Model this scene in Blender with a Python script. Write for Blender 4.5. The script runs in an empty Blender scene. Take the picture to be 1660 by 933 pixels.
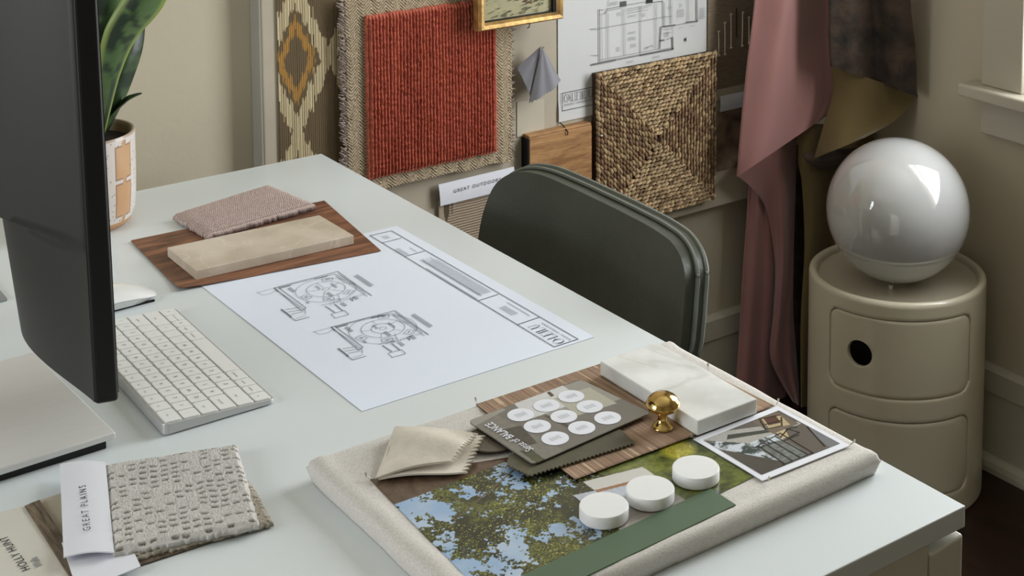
import bpy, math, random
import numpy as np
from mathutils import Vector, Matrix

sc = bpy.context.scene
COL = sc.collection
rng = np.random.default_rng(7)
random.seed(7)

# ------------------------------------------------------------------ camera
CF, CX, CY, YAW, PIT, CH = 2443.9, 999.5, -258.1, 0.648, 0.101, 1.459   # focal and centre in pixels of a 1660x933 frame
cF = np.array([math.sin(YAW)*math.cos(PIT), math.cos(YAW)*math.cos(PIT), -math.sin(PIT)])
cR = np.array([math.cos(YAW), -math.sin(YAW), 0.0])
cU = np.cross(cR, cF)
cam = bpy.data.cameras.new('camera')
cam.sensor_width = 36.0
cam.lens = CF/1660*36
cam.shift_x = (830-CX)/1660
cam.shift_y = (CY-466.5)/1660
cam.clip_start = 0.05
cam_o = bpy.data.objects.new('camera', cam)
COL.objects.link(cam_o)
M = Matrix.Identity(4)
for i in range(3):
    M[i][0] = cR[i]; M[i][1] = cU[i]; M[i][2] = -cF[i]
M[2][3] = CH
cam_o.matrix_world = M
sc.camera = cam_o

# ------------------------------------------------------------------ light and exposure
sc.view_settings.view_transform = 'Standard'
sc.view_settings.look = 'None'
sc.view_settings.gamma = 1.0
sc.view_settings.use_curve_mapping = False
sc.view_settings.exposure = 0.0
wd = bpy.data.worlds.new('world'); sc.world = wd
wd.use_nodes = True
wd.node_tree.nodes['Background'].inputs[0].default_value = (0.80, 0.90, 1.0, 1)
wd.node_tree.nodes['Background'].inputs[1].default_value = 1.0

def daylight(name, loc, rot, sx, sy, power, col):
    l = bpy.data.lights.new(name, 'AREA'); l.shape = 'RECTANGLE'
    l.size = sx; l.size_y = sy; l.energy = power; l.color = col
    o = bpy.data.objects.new(name, l); COL.objects.link(o)
    o.location = loc; o.rotation_euler = rot
    return o
# rectangle turned to -x / +x / +y just outside each window opening
daylight('daylight_right', (2.325, 1.215, 1.44), (0, math.radians(90), 0), 1.40, 0.90, 51, (0.965, 0.985, 1.0))
daylight('daylight_left', (-1.768, 1.45, 1.55), (0, math.radians(-90), 0), 1.25, 1.15, 36, (0.94, 0.975, 1.0))

# ------------------------------------------------------------------ helpers
def lin(c):
    r = []
    for v in c[:3]:
        v = v/255.0
        r.append(v/12.92 if v <= 0.04045 else ((v+0.055)/1.055)**2.4)
    return tuple(r)
def linA(a):
    a = np.asarray(a, float)/255.0
    return np.where(a <= 0.04045, a/12.92, ((a+0.055)/1.055)**2.4)

def W(u, v, x=None, y=None, z=None):
    """the point of a real plane (x=, y= or z=) that a sight line meets"""
    d = cF + cR*(u-CX)/CF - cU*(v-CY)/CF
    if z is not None: t = (z-CH)/d[2]
    elif y is not None: t = y/d[1]
    else: t = x/d[0]
    return np.array([0, 0, CH]) + d*t

def tag(o, label=None, cat=None, group=None, kind=None):
    if label: o['label'] = label
    if cat: o['category'] = cat
    if group: o['group'] = group
    if kind: o['kind'] = kind
    return o
def empty(name, loc=(0, 0, 0), label=None, cat=None, group=None, kind=None):
    o = bpy.data.objects.new(name, None); COL.objects.link(o)
    o.location = loc; o.empty_display_size = 0.02
    return tag(o, label, cat, group, kind)
def link(name, me, mat, parent=None, smooth=False, sharp=0):
    o = bpy.data.objects.new(name, me); COL.objects.link(o)
    if mat is not None: me.materials.append(mat)
    if smooth:
        me.shade_smooth()
        if sharp: me.set_sharp_from_angle(angle=math.radians(sharp))
    if parent is not None:
        o.parent = parent
        o.matrix_parent_inverse = Matrix.Translation(-Vector(parent.location)) if parent.type == 'EMPTY' else Matrix.Identity(4)
    return o
def mesh(name, V, Fc, mat, parent=None, smooth=False, cols=None):
    me = bpy.data.meshes.new(name)
    me.from_pydata([tuple(map(float, p)) for p in V], [], [tuple(map(int, f)) for f in Fc])
    if cols is not None:
        at = me.color_attributes.new('Col', 'FLOAT_COLOR', 'POINT')
        c = np.ones((len(V), 4)); c[:, :3] = cols
        at.data.foreach_set('color', c.ravel())
    me.update()
    return link(name, me, mat, parent, smooth, 38)
def bevel(o, w, seg=3):
    m = o.modifiers.new('bevel', 'BEVEL'); m.width = w; m.segments = seg; m.limit_method = 'ANGLE'
    m.angle_limit = math.radians(40)
    return o
BF = [(0,3,2,1), (4,5,6,7), (0,1,5,4), (1,2,6,5), (2,3,7,6), (3,0,4,7)]
def boxVF(x0, x1, y0, y1, z0, z1):
    V = [(x0,y0,z0),(x1,y0,z0),(x1,y1,z0),(x0,y1,z0),(x0,y0,z1),(x1,y0,z1),(x1,y1,z1),(x0,y1,z1)]
    return V, BF
def box(name, b, mat, parent=None, bev=0.0, seg=3):
    V, Fc = boxVF(*b)
    o = mesh(name, V, Fc, mat, parent)
    if bev: bevel(o, bev, seg)
    return o
def boxes(name, bs, mat, parent=None, bev=0.0):
    V = []; Fc = []
    for b in bs:
        v, f = boxVF(*b); n = len(V); V += v; Fc += [tuple(i+n for i in q) for q in f]
    o = mesh(name, V, Fc, mat, parent)
    if bev: bevel(o, bev)
    return o
def hexa(name, bottom, top, mat, parent=None, bev=0.0, seg=3):
    """slab from four bottom and four top corners (counterclockwise from above)"""
    o = mesh(name, list(bottom)+list(top), BF, mat, parent)
    if bev: bevel(o, bev, seg)
    return o
def prism(name, pts, d, mat, parent=None, bev=0.0, smooth=False):
    """polygon pts (3D) pushed by vector d"""
    n = len(pts); d = np.asarray(d, float)
    V = [np.asarray(p, float) for p in pts] + [np.asarray(p, float)+d for p in pts]
    Fc = [tuple(range(n))[::-1], tuple(range(n, 2*n))] + [(i, (i+1) % n, n+(i+1) % n, n+i) for i in range(n)]
    # wind so the far cap looks along d
    P = np.array(V[:n]); nrm = np.zeros(3)
    for i in range(n): nrm += np.cross(P[i], P[(i+1) % n])
    if nrm @ d < 0: Fc = [f[::-1] for f in Fc]
    o = mesh(name, V, Fc, mat, parent, smooth)
    if bev: bevel(o, bev)
    return o
def grid(name, P, T, mat, parent=None, cols=None, smooth=True, Pb=None, sharp=None):
    """P (ny,nx,3) top surface; T thickness vector going to the back side (or Pb explicit back surface)"""
    ny, nx, _ = P.shape
    B = P + np.asarray(T) if Pb is None else Pb
    V = np.concatenate([P.reshape(-1, 3), B.reshape(-1, 3)])
    i = np.arange((ny-1)*(nx-1)); r = i//(nx-1); c = i % (nx-1)
    a = r*nx+c
    top = np.stack([a, a+1, a+nx+1, a+nx], 1)
    N = ny*nx
    bot = top[:, ::-1]+N
    per = [(0, k) for k in range(nx-1)] + [(k, nx-1) for k in range(ny-1)] + [(ny-1, k) for k in range(nx-1, 0, -1)] + [(k, 0) for k in range(ny-1, 0, -1)]
    idx = np.array([p[0]*nx+p[1] for p in per]); nxt = np.roll(idx, -1)
    side = np.stack([nxt, idx, idx+N, nxt+N], 1)
    Fc = np.concatenate([top, bot, side])
    # orientation: top normal should oppose T
    k = ((ny//2)*(nx-1)+(nx-1)//2)
    q = V[top[min(k, len(top)-1)]]
    nrm = np.cross(q[1]-q[0], q[3]-q[0])
    if nrm @ (V[top[min(k, len(top)-1)][0]+N]-q[0]) > 0: Fc = Fc[:, ::-1]
    me = bpy.data.meshes.new(name)
    me.vertices.add(len(V)); me.vertices.foreach_set('co', V.ravel())
    me.loops.add(Fc.size); me.loops.foreach_set('vertex_index', Fc.ravel().astype(np.int32))
    me.polygons.add(len(Fc)); me.polygons.foreach_set('loop_start', np.arange(0, Fc.size, 4, dtype=np.int32))
    me.update(calc_edges=True); me.validate()
    if cols is not None:
        at = me.color_attributes.new('Col', 'FLOAT_COLOR', 'POINT')
        c = np.ones((2*N, 4)); c[:N, :3] = cols.reshape(-1, 3); c[N:, :3] = cols.reshape(-1, 3)
        at.data.foreach_set('color', c.ravel())
    return link(name, me, mat, parent, smooth, sharp if sharp is not None else (60 if nx*ny < 9000 else 0))
def bil(A, B, C, D, nx, ny):
    """A->B along u, A->D along v"""
    u = np.linspace(0, 1, nx)[None, :, None]; v = np.linspace(0, 1, ny)[:, None, None]
    A, B, C, D = map(np.asarray, (A, B, C, D))
    P = (1-u)*(1-v)*A + u*(1-v)*B + u*v*C + (1-u)*v*D
    U, Vv = np.meshgrid(np.linspace(0, 1, nx), np.linspace(0, 1, ny))
    return P, U, Vv
def vnoise(x, y, seed=0):
    """smooth value noise on arrays"""
    r = np.random.default_rng(seed).random((257, 257))
    xi = np.floor(x).astype(int); yi = np.floor(y).astype(int)
    fx = x-xi; fy = y-yi; fx = fx*fx*(3-2*fx); fy = fy*fy*(3-2*fy)
    g = lambda a, b: r[a % 257, b % 257]
    return (g(xi, yi)*(1-fx)+g(xi+1, yi)*fx)*(1-fy)+(g(xi, yi+1)*(1-fx)+g(xi+1, yi+1)*fx)*fy
def fbm(x, y, seed=0, o=4):
    s = 0; a = 0.5; t = 0
    for k in range(o):
        s = s+a*vnoise(x*2**k, y*2**k, seed+k); t += a; a *= 0.55
    return s/t
def lathe(name, prof, c, mat, parent=None, n=64, smooth=True, cols=None, sx=1, sy=1):
    """prof [(r,z)] from bottom to top about vertical axis at c"""
    V = []; Fc = []; m = len(prof)
    for r, z in prof:
        for k in range(n):
            a = 2*math.pi*k/n
            V.append((c[0]+r*sx*math.cos(a), c[1]+r*sy*math.sin(a), c[2]+z))
    for j in range(m-1):
        for k in range(n):
            k2 = (k+1) % n
            Fc.append((j*n+k, j*n+k2, (j+1)*n+k2, (j+1)*n+k))
    if prof[0][0] > 1e-5: Fc.append(tuple(range(n))[::-1])
    if prof[-1][0] > 1e-5: Fc.append(tuple(range((m-1)*n, m*n)))
    return mesh(name, V, Fc, mat, parent, smooth, cols)
def tube(name, pts, r, mat, parent=None, n=8, closed=False, smooth=True, radii=None):
    pts = [np.asarray(p, float) for p in pts]; m = len(pts); V = []; Fc = []
    for i in range(m):
        a = pts[i-1] if (i > 0 or closed) else pts[i]
        b = pts[(i+1) % m] if (i < m-1 or closed) else pts[i]
        t = b-a; t /= np.linalg.norm(t)+1e-12
        h = np.array([0, 0, 1.0]) if abs(t[2]) < 0.9 else np.array([1.0, 0, 0])
        s = np.cross(t, h); s /= np.linalg.norm(s); w = np.cross(s, t)
        rr = radii[i] if radii else r
        for k in range(n):
            an = 2*math.pi*k/n
            V.append(pts[i]+rr*(s*math.cos(an)+w*math.sin(an)))
    for i in range(m if closed else m-1):
        j = (i+1) % m
        for k in range(n):
            k2 = (k+1) % n
            Fc.append((i*n+k, j*n+k, j*n+k2, i*n+k2))
    if not closed: Fc += [tuple(range(n)), tuple(range((m-1)*n, m*n))[::-1]]
    return mesh(name, V, Fc, mat, parent, smooth)
def crom(pts, k=8, closed=False):
    P = [np.asarray(p, float) for p in pts]; n = len(P); out = []
    rg = n if closed else n-1
    for i in range(rg):
        p0 = P[(i-1) % n] if (closed or i > 0) else P[0]; p1 = P[i]; p2 = P[(i+1) % n]
        p3 = P[(i+2) % n] if (closed or i+2 < n) else P[-1]
        for j in range(k):
            t = j/k
            out.append(0.5*((2*p1)+(-p0+p2)*t+(2*p0-5*p1+4*p2-p3)*t*t+(-p0+3*p1-3*p2+p3)*t**3))
    if not closed: out.append(P[-1])
    return out
def strokes(name, segs, mat, nrm, parent=None, w=0.0006, lift=0.0003):
    """ink: flat quads; segs = [(a,b)] or [(a,b,width)]"""
    V = []; Fc = []; nrm = np.asarray(nrm, float)
    for s in segs:
        a, b = np.asarray(s[0], float), np.asarray(s[1], float); ww = s[2] if len(s) > 2 else w
        d = b-a; L = np.linalg.norm(d)
        if L < 1e-7: continue
        d /= L; p = np.cross(nrm, d)*ww/2; q = nrm*lift; e = d*ww*0.3
        n = len(V); V += [a-p-e+q, b-p+e+q, b+p+e+q, a+p-e+q]; Fc.append((n, n+1, n+2, n+3))
    return mesh(name, V, Fc, mat, parent)
def poly(pts, close=False):
    s = [(pts[i], pts[i+1]) for i in range(len(pts)-1)]
    if close: s.append((pts[-1], pts[0]))
    return s
def text(name, body, size, o, ex, ey, mat, parent=None, lift=0.0004, spacing=1.0, align='LEFT', stretch=1.0, bold=0.0, fit=None):
    cu = bpy.data.curves.new(name, 'FONT'); cu.body = body; cu.size = 1; cu.space_character = spacing
    cu.align_x = align; cu.resolution_u = 3; cu.offset = bold
    t = bpy.data.objects.new('tmp', cu); COL.objects.link(t)
    bpy.context.view_layer.update()
    me = bpy.data.meshes.new_from_object(t.evaluated_get(bpy.context.evaluated_depsgraph_get()))
    bpy.data.objects.remove(t); bpy.data.curves.remove(cu)
    ex = np.asarray(ex, float); ey = np.asarray(ey, float); ex /= np.linalg.norm(ex); ey /= np.linalg.norm(ey)
    nz = np.cross(ex, ey)
    if fit: stretch = fit/(max(v.co.x for v in me.vertices)*size)
    for v in me.vertices:
        p = np.asarray(o)+ex*v.co.x*size*stretch+ey*v.co.y*size+nz*lift
        v.co = p
    me.name = name
    me.materials.clear()
    return link(name, me, mat, parent)

# ------------------------------------------------------------------ materials
class NT:
    def __init__(s, name):
        s.m = bpy.data.materials.new(name); s.m.use_nodes = True
        s.t = s.m.node_tree; s.b = s.t.nodes['Principled BSDF']
    def n(s, ty, **k):
        x = s.t.nodes.new(ty)
        for a, v in k.items(): setattr(x, a, v)
        return x
    def l(s, a, b): s.t.links.new(a, b)
def mat(name, rgb, rough=0.5, var=0.0, vscale=20, bump=0.0, bscale=200, metal=0.0, coat=0.0, sheen=0.0, sss=0.0, stretch=(1, 1, 1), wave=None, spec=None, rgb2=None, attr=False):
    """procedural material: colour varied by noise, bump from noise or crossed waves (weave)"""
    N = NT(name); b = N.b
    b.inputs['Roughness'].default_value = rough; b.inputs['Metallic'].default_value = metal
    b.inputs['Coat Weight'].default_value = coat; b.inputs['Sheen Weight'].default_value = sheen
    b.inputs['Coat Roughness'].default_value = 0.05
    if spec is not None: b.inputs['Specular IOR Level'].default_value = spec
    if sss:
        b.inputs['Subsurface Weight'].default_value = sss; b.inputs['Subsurface Radius'].default_value = (0.02, 0.018, 0.015); b.inputs['Subsurface Scale'].default_value = 0.5
    tc = N.n('ShaderNodeTexCoord'); mp = N.n('ShaderNodeMapping'); N.l(tc.outputs['Object'], mp.inputs['Vector'])
    mp.inputs['Scale'].default_value = stretch
    c = lin(rgb)
    if attr:
        at = N.n('ShaderNodeAttribute', attribute_name='Col')
        N.l(at.outputs['Color'], b.inputs['Base Color'])
        base = at.outputs['Color']
    else:
        base = None
        b.inputs['Base Color'].default_value = (*c, 1)
    if (var or rgb2) and not attr:
        no = N.n('ShaderNodeTexNoise'); no.inputs['Scale'].default_value = vscale; no.inputs['Detail'].default_value = 6
        N.l(mp.outputs[0], no.inputs['Vector'])
        rp = N.n('ShaderNodeValToRGB'); rp.color_ramp.elements[0].position = 0.3; rp.color_ramp.elements[1].position = 0.7
        c2 = lin(rgb2) if rgb2 else c
        rp.color_ramp.elements[0].color = (*[v*(1-var) for v in c], 1)
        rp.color_ramp.elements[1].color = (*[min(1, v*(1+var)) for v in c2], 1)
        N.l(no.outputs['Fac'], rp.inputs['Fac']); N.l(rp.outputs['Color'], b.inputs['Base Color'])
    if bump:
        bp = N.n('ShaderNodeBump'); bp.inputs['Strength'].default_value = 1.0; bp.inputs['Distance'].default_value = bump
        if wave:
            w1 = N.n('ShaderNodeTexWave', bands_direction=wave[0]); w2 = N.n('ShaderNodeTexWave', bands_direction=wave[1])
            for w in (w1, w2):
                w.inputs['Scale'].default_value = bscale; w.inputs['Distortion'].default_value = 1.5; w.inputs['Detail'].default_value = 1; w.inputs['Detail Scale'].default_value = 3
                N.l(mp.outputs[0], w.inputs['Vector'])
            ad = N.n('ShaderNodeMath', operation='ADD'); N.l(w1.outputs['Fac'], ad.inputs[0]); N.l(w2.outputs['Fac'], ad.inputs[1])
            N.l(ad.outputs[0], bp.inputs['Height'])
        else:
            nb = N.n('ShaderNodeTexNoise'); nb.inputs['Scale'].default_value = bscale; nb.inputs['Detail'].default_value = 4
            N.l(mp.outputs[0], nb.inputs['Vector']); N.l(nb.outputs['Fac'], bp.inputs['Height'])
        N.l(bp.outputs[0], b.inputs['Normal'])
    return N.m

m_wall = mat('wall_paint', (188, 179, 157), 0.85, var=0.02, vscale=3, bump=0.0004, bscale=60)
m_trim = mat('trim_paint', (186, 180, 164), 0.45, var=0.015, vscale=5)
m_ceil = mat('ceiling_paint', (225, 222, 212), 0.9, var=0.01)
m_desk = mat('white_desk_lacquer', (219, 226, 228), 0.30, var=0.01, vscale=6, bump=0.00005, bscale=80, spec=0.45)
m_deskside = mat('desk_carcass_white', (208, 205, 192), 0.4, var=0.01, vscale=6)
m_black = mat('black_plastic', (6, 6, 7), 0.6, var=0.05)
m_void = mat('dark_slot', (4, 4, 4), 0.9, var=0.02)
m_mback = mat('charcoal_back_cover', (44, 44, 43), 0.5, var=0.03, vscale=5, bump=0.00003, bscale=900)
m_screen = mat('screen_glass', (4, 4, 5), 0.08, var=0.02, coat=1)
m_alu = mat('brushed_silver', (224, 224, 222), 0.42, metal=0.3, var=0.02, bump=0.00003, bscale=300, stretch=(1, 12, 1))
m_kbbody = mat('keyboard_aluminium', (196, 197, 197), 0.4, metal=0.5, var=0.01)
m_key = mat('white_key', (233, 234, 232), 0.45, var=0.01)
m_keyprint = mat('key_print_grey', (120, 122, 124), 0.6, var=0.02)
m_mouse = mat('gloss_white_shell', (238, 240, 240), 0.12, var=0.01, coat=0.6)
m_paper = mat('printer_paper', (230, 238, 252), 0.8, var=0.006, vscale=8, bump=0.00003, bscale=120)
m_paperwall = mat('poster_paper', (206, 207, 206), 0.8, var=0.006, vscale=8)
m_label = mat('white_label_card', (228, 230, 238), 0.65, var=0.01)
m_ink = mat('grey_ink', (112, 114, 122), 0.8, var=0.02)
m_inklight = mat('pale_grey_ink', (150, 152, 160), 0.8, var=0.02)
m_inkdark = mat('dark_ink', (44, 46, 58), 0.7, var=0.02)
m_inkblack = mat('black_ink', (20, 20, 22), 0.7, var=0.02)
m_inkwall = mat('plan_line_grey', (105, 105, 104), 0.8, var=0.02)
m_cream = mat('cream_gloss_plastic', (203, 196, 175), 0.28, var=0.01, coat=0.3)
m_opal = mat('opal_glass', (188, 189, 189), 0.05, var=0.005, vscale=3, coat=1.0, sss=0.25, spec=0.7)
m_brass = mat('polished_brass', (206, 174, 110), 0.12, metal=1.0, var=0.05, vscale=40)
m_gold = mat('gilt_frame', (178, 144, 88), 0.42, metal=0.55, var=0.35, vscale=60, bump=0.0006, bscale=120)
m_linen = mat('oatmeal_linen', (208, 204, 198), 0.95, var=0.14, vscale=900, bump=0.0004, bscale=600, stretch=(1, .5, 1))
m_board = mat('beige_pin_board_linen', (178, 168, 150), 0.95, var=0.05, vscale=14, bump=0.0002, bscale=700)
m_boardedge = mat('pin_board_edge', (150, 146, 136), 0.8, var=0.05, vscale=10)
m_leather = mat('dark_green_leather', (72, 76, 67), 0.45, var=0.18, vscale=9, bump=0.0004, bscale=180)
m_leather_edge = mat('grey_green_edge_trim', (112, 118, 112), 0.5, var=0.06)
m_metal_dark = mat('dark_metal', (30, 30, 30), 0.4, metal=0.8, var=0.05)
m_pin = mat('steel_pin', (200, 198, 190), 0.25, metal=0.9, var=0.02)
m_satin = mat('dusty_pink_velvet', (156, 108, 104), 0.5, var=0.05, vscale=9, bump=0.0004, bscale=90, sheen=0.6)
m_olive = mat('olive_cloth', (98, 82, 44), 0.85, var=0.07, vscale=10, bump=0.0003, bscale=300, sheen=0.2)
m_brownv = mat('brown_crushed_velvet', (28, 20, 15), 0.7, var=0.4, vscale=22, bump=0.003, bscale=45, sheen=0.05, rgb2=(62, 47, 35))
m_oliveSw = mat('olive_suede_swatch', (92, 88, 70), 0.9, var=0.14, vscale=60, bump=0.0003, bscale=500)
m_greyfab = mat('grey_fine_fabric', (130, 130, 136), 0.85, var=0.04, vscale=20, bump=0.0002, bscale=500, sheen=0.2)
m_creamfab = mat('cream_suede_fabric', (214, 207, 194), 0.95, var=0.07, vscale=70, bump=0.0004, bscale=260)
m_taupe = mat('taupe_card_disc', (96, 88, 76), 0.6, var=0.06, vscale=40)
m_green = mat('sage_green_card', (82, 104, 80), 0.5, var=0.02, vscale=10)
m_white_disc = mat('white_solid_surface', (236, 237, 238), 0.4, var=0.01, sss=0.1)
m_attr = mat('printed_surface', (200, 200, 200), 0.5, attr=True)
m_photo = mat('glossy_photo_print', (200, 200, 200), 0.22, attr=True, coat=0.2)
m_attrR = mat('woven_fibre', (200, 200, 200), 0.95, attr=True, bump=0.0008, bscale=700)
m_ceramic = mat('speckled_glaze', (200, 200, 200), 0.4, attr=True, coat=0.3)
m_leaf = mat('snake_plant_leaf', (60, 90, 50), 0.42, attr=True, bump=0.0003, bscale=90)
m_soil = mat('potting_soil', (34, 26, 20), 0.95, var=0.4, vscale=80, bump=0.004, bscale=100)
m_bulb = mat('white_paint_socket', (225, 225, 220), 0.4, var=0.01)
m_handmade = mat('cream_tie_cord', (196, 184, 160), 0.9, var=0.05)

def wood(name, c1, c2, scale, axis_stretch, rough=0.5, dist=6):
    N = NT(name); b = N.b; b.inputs['Roughness'].default_value = rough
    tc = N.n('ShaderNodeTexCoord'); mp = N.n('ShaderNodeMapping'); mp.inputs['Scale'].default_value = axis_stretch
    N.l(tc.outputs['Object'], mp.inputs['Vector'])
    no = N.n('ShaderNodeTexNoise'); no.inputs['Scale'].default_value = scale; no.inputs['Detail'].default_value = 8; no.inputs['Distortion'].default_value = 0.6
    N.l(mp.outputs[0], no.inputs['Vector'])
    fi = N.n('ShaderNodeTexNoise'); fi.inputs['Scale'].default_value = scale*dist; fi.inputs['Detail'].default_value = 3
    N.l(mp.outputs[0], fi.inputs['Vector'])
    mx = N.n('ShaderNodeMath', operation='MULTIPLY_ADD'); mx.inputs[1].default_value = 0.35; N.l(fi.outputs['Fac'], mx.inputs[0]); N.l(no.outputs['Fac'], mx.inputs[2])
    rp = N.n('ShaderNodeValToRGB'); rp.color_ramp.elements[0].position = 0.5; rp.color_ramp.elements[1].position = 0.85
    rp.color_ramp.elements[0].color = (*lin(c1), 1); rp.color_ramp.elements[1].color = (*lin(c2), 1)
    N.l(mx.outputs[0], rp.inputs['Fac']); N.l(rp.outputs['Color'], b.inputs['Base Color'])
    bp = N.n('ShaderNodeBump'); bp.inputs['Distance'].default_value = 0.0003; N.l(fi.outputs['Fac'], bp.inputs['Height']); N.l(bp.outputs[0], b.inputs['Normal'])
    return N.m
m_walnut = wood('walnut_veneer', (84, 54, 38), (150, 102, 74), 14, (0.7, 4.5, 1), 0.5)
m_oak = wood('honey_oak', (136, 96, 58), (186, 142, 94), 12, (1, 1, 7), 0.5)
m_floor = wood('dark_stained_floor', (26, 12, 8), (48, 24, 15), 5, (6, 0.8, 1), 0.35)
m_lathe_brown = wood('dark_wood_strip', (70, 60, 48), (128, 112, 92), 30, (8, 1, 1), 0.8)

def marble(name, base, vein, scale, rot, width, rough=0.25, sss=0.0, cloud=None, seedz=0.0):
    N = NT(name); b = N.b; b.inputs['Roughness'].default_value = rough
    if sss:
        b.inputs['Subsurface Weight'].default_value = sss; b.inputs['Subsurface Radius'].default_value = (0.01, 0.009, 0.007); b.inputs['Subsurface Scale'].default_value = 0.6
    tc = N.n('ShaderNodeTexCoord'); mp = N.n('ShaderNodeMapping'); mp.inputs['Rotation'].default_value = (0, 0, rot); mp.inputs['Location'].default_value = (0, 0, seedz)
    N.l(tc.outputs['Object'], mp.inputs['Vector'])
    w = N.n('ShaderNodeTexNoise'); w.inputs['Scale'].default_value = scale; w.inputs['Detail'].default_value = 5; w.inputs['Distortion'].default_value = 1.2
    N.l(mp.outputs[0], w.inputs['Vector'])
    su = N.n('ShaderNodeMath', operation='SUBTRACT'); su.inputs[1].default_value = 0.5; N.l(w.outputs['Fac'], su.inputs[0])
    ab = N.n('ShaderNodeMath', operation='ABSOLUTE'); N.l(su.outputs[0], ab.inputs[0])
    rp = N.n('ShaderNodeValToRGB'); rp.color_ramp.elements[0].position = 0.0; rp.color_ramp.elements[1].position = width
    rp.color_ramp.elements[0].color = (*lin(vein), 1); rp.color_ramp.elements[1].color = (*lin(base), 1)
    N.l(ab.outputs[0], rp.inputs['Fac'])
    c = N.n('ShaderNodeTexNoise'); c.inputs['Scale'].default_value = scale*2.2; c.inputs['Detail'].default_value = 6; N.l(mp.outputs[0], c.inputs['Vector'])
    r2 = N.n('ShaderNodeValToRGB'); r2.color_ramp.elements[0].position = 0.35; r2.color_ramp.elements[1].position = 0.6
    r2.color_ramp.elements[0].color = (*lin(cloud or (225, 225, 225)), 1); r2.color_ramp.elements[1].color = (1, 1, 1, 1)
    N.l(c.outputs['Fac'], r2.inputs['Fac'])
    mx = N.n('ShaderNodeMix', data_type='RGBA', blend_type='MULTIPLY'); mx.inputs['Factor'].default_value = 0.8
    N.l(rp.outputs['Color'], mx.inputs['A']); N.l(r2.outputs['Color'], mx.inputs['B']); N.l(mx.outputs['Result'], b.inputs['Base Color'])
    return N.m
m_marble = marble('white_marble', (238, 240, 239), (224, 225, 223), 8, 0.6, 0.04, 0.22, 0.15, (226, 226, 223), 3.3)
m_limestone = marble('beige_limestone', (214, 202, 186), (228, 218, 206), 7, 0.3, 0.012, 0.35, 0.0, (222, 218, 210), 1.0)

def glass_mat():
    N = NT('window_glass'); t = N.t
    tr = N.n('ShaderNodeBsdfTransparent'); gl = N.n('ShaderNodeBsdfGlossy'); gl.inputs['Roughness'].default_value = 0.02
    mx = N.n('ShaderNodeMixShader'); mx.inputs[0].default_value = 0.05
    N.l(tr.outputs[0], mx.inputs[1]); N.l(gl.outputs[0], mx.inputs[2])
    N.l(mx.outputs[0], t.nodes['Material Output'].inputs['Surface'])
    return N.m
m_glass = glass_mat()

# ------------------------------------------------------------------ room
WX, WY = 2.207, 2.235            # right wall, back wall
LX, FY, CZ = -1.65, -1.9, 2.60
T = 0.74                         # desk top height
tag(box('floor', (LX-.1, WX+.15, FY-.1, WY+.15, -0.06, 0.0), m_floor), kind='structure')
tag(box('ceiling', (LX-.1, WX+.15, FY-.1, WY+.15, CZ, CZ+.08), m_ceil), kind='structure')
tag(box('wall_back', (LX-.1, WX+.15, WY, WY+.12, 0, CZ), m_wall), kind='structure')
tag(box('wall_front', (LX-.1, WX+.15, FY-.12, FY, 0, CZ), m_wall), kind='structure')
wy0, wy1, wz0, wz1 = 0.75, 1.676, 0.735, 2.15       # right window opening
tag(boxes('wall_right', [(WX, WX+.12, FY, wy0, 0, CZ), (WX, WX+.12, wy1, WY, 0, CZ), (WX, WX+.12, wy0, wy1, 0, wz0), (WX, WX+.12, wy0, wy1, wz1, CZ)], m_wall), kind='structure')
ly0, ly1, lz0, lz1 = 0.87, 2.03, 0.90, 2.18
tag(boxes('wall_left', [(LX-.12, LX, FY, ly0, 0, CZ), (LX-.12, LX, ly1, WY, 0, CZ), (LX-.12, LX, ly0, ly1, 0, lz0), (LX-.12, LX, ly0, ly1, lz1, CZ)], m_wall), kind='structure')

def window(name, side, X, y0, y1, z0, z1):
    s = 1 if side == 'right' else -1
    w = empty(name, (X, (y0+y1)/2, z0), kind='structure')
    def bx(nm, a, b, c, d, e, f, m, bev=0.003):
        xs = sorted((X-s*a, X-s*b)); return box(nm, (xs[0], xs[1], c, d, e, f), m, w, bev)
    cw = 0.092
    bx('casing', 0.0, 0.024, y1, y1+cw, z0-.005, z1, m_trim); bx('casing', 0.0, 0.024, y0-cw, y0, z0-.005, z1, m_trim)
    bx('casing', 0.0, 0.026, y0-cw-.01, y1+cw+.01, z1, z1+cw, m_trim)
    bx('sill', -0.10, 0.052, y0-cw-.04, y1+cw+.034, z0-.029, z0-.005, m_trim, 0.005)
    bx('apron', 0.0, 0.020, y0-cw-.005, y1+cw+.004, z0-.098, z0-.029, m_trim)
    fr = []
    for (c, d, e, f) in [(y0, y0+.045, z0, z1), (y1-.045, y1, z0, z1), (y0, y1, z0, z0+.055), (y0, y1, z1-.045, z1), (y0, y1, (z0+z1)/2-.02, (z0+z1)/2+.02)]:
        xs = sorted((X+s*.040, X+s*.075)); fr.append((xs[0], xs[1], c, d, e, f))
    boxes('sash', fr, m_trim, w, 0.003)
    xs = sorted((X+s*.060, X+s*.064)); box('pane', (xs[0], xs[1], y0+.04, y1-.04, z0+.05, z1-.04), m_glass, w)
    return w
window('window_1', 'right', WX, wy0, wy1, wz0, wz1)
window('window_2', 'left', LX, ly0, ly1, lz0, lz1)

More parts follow.
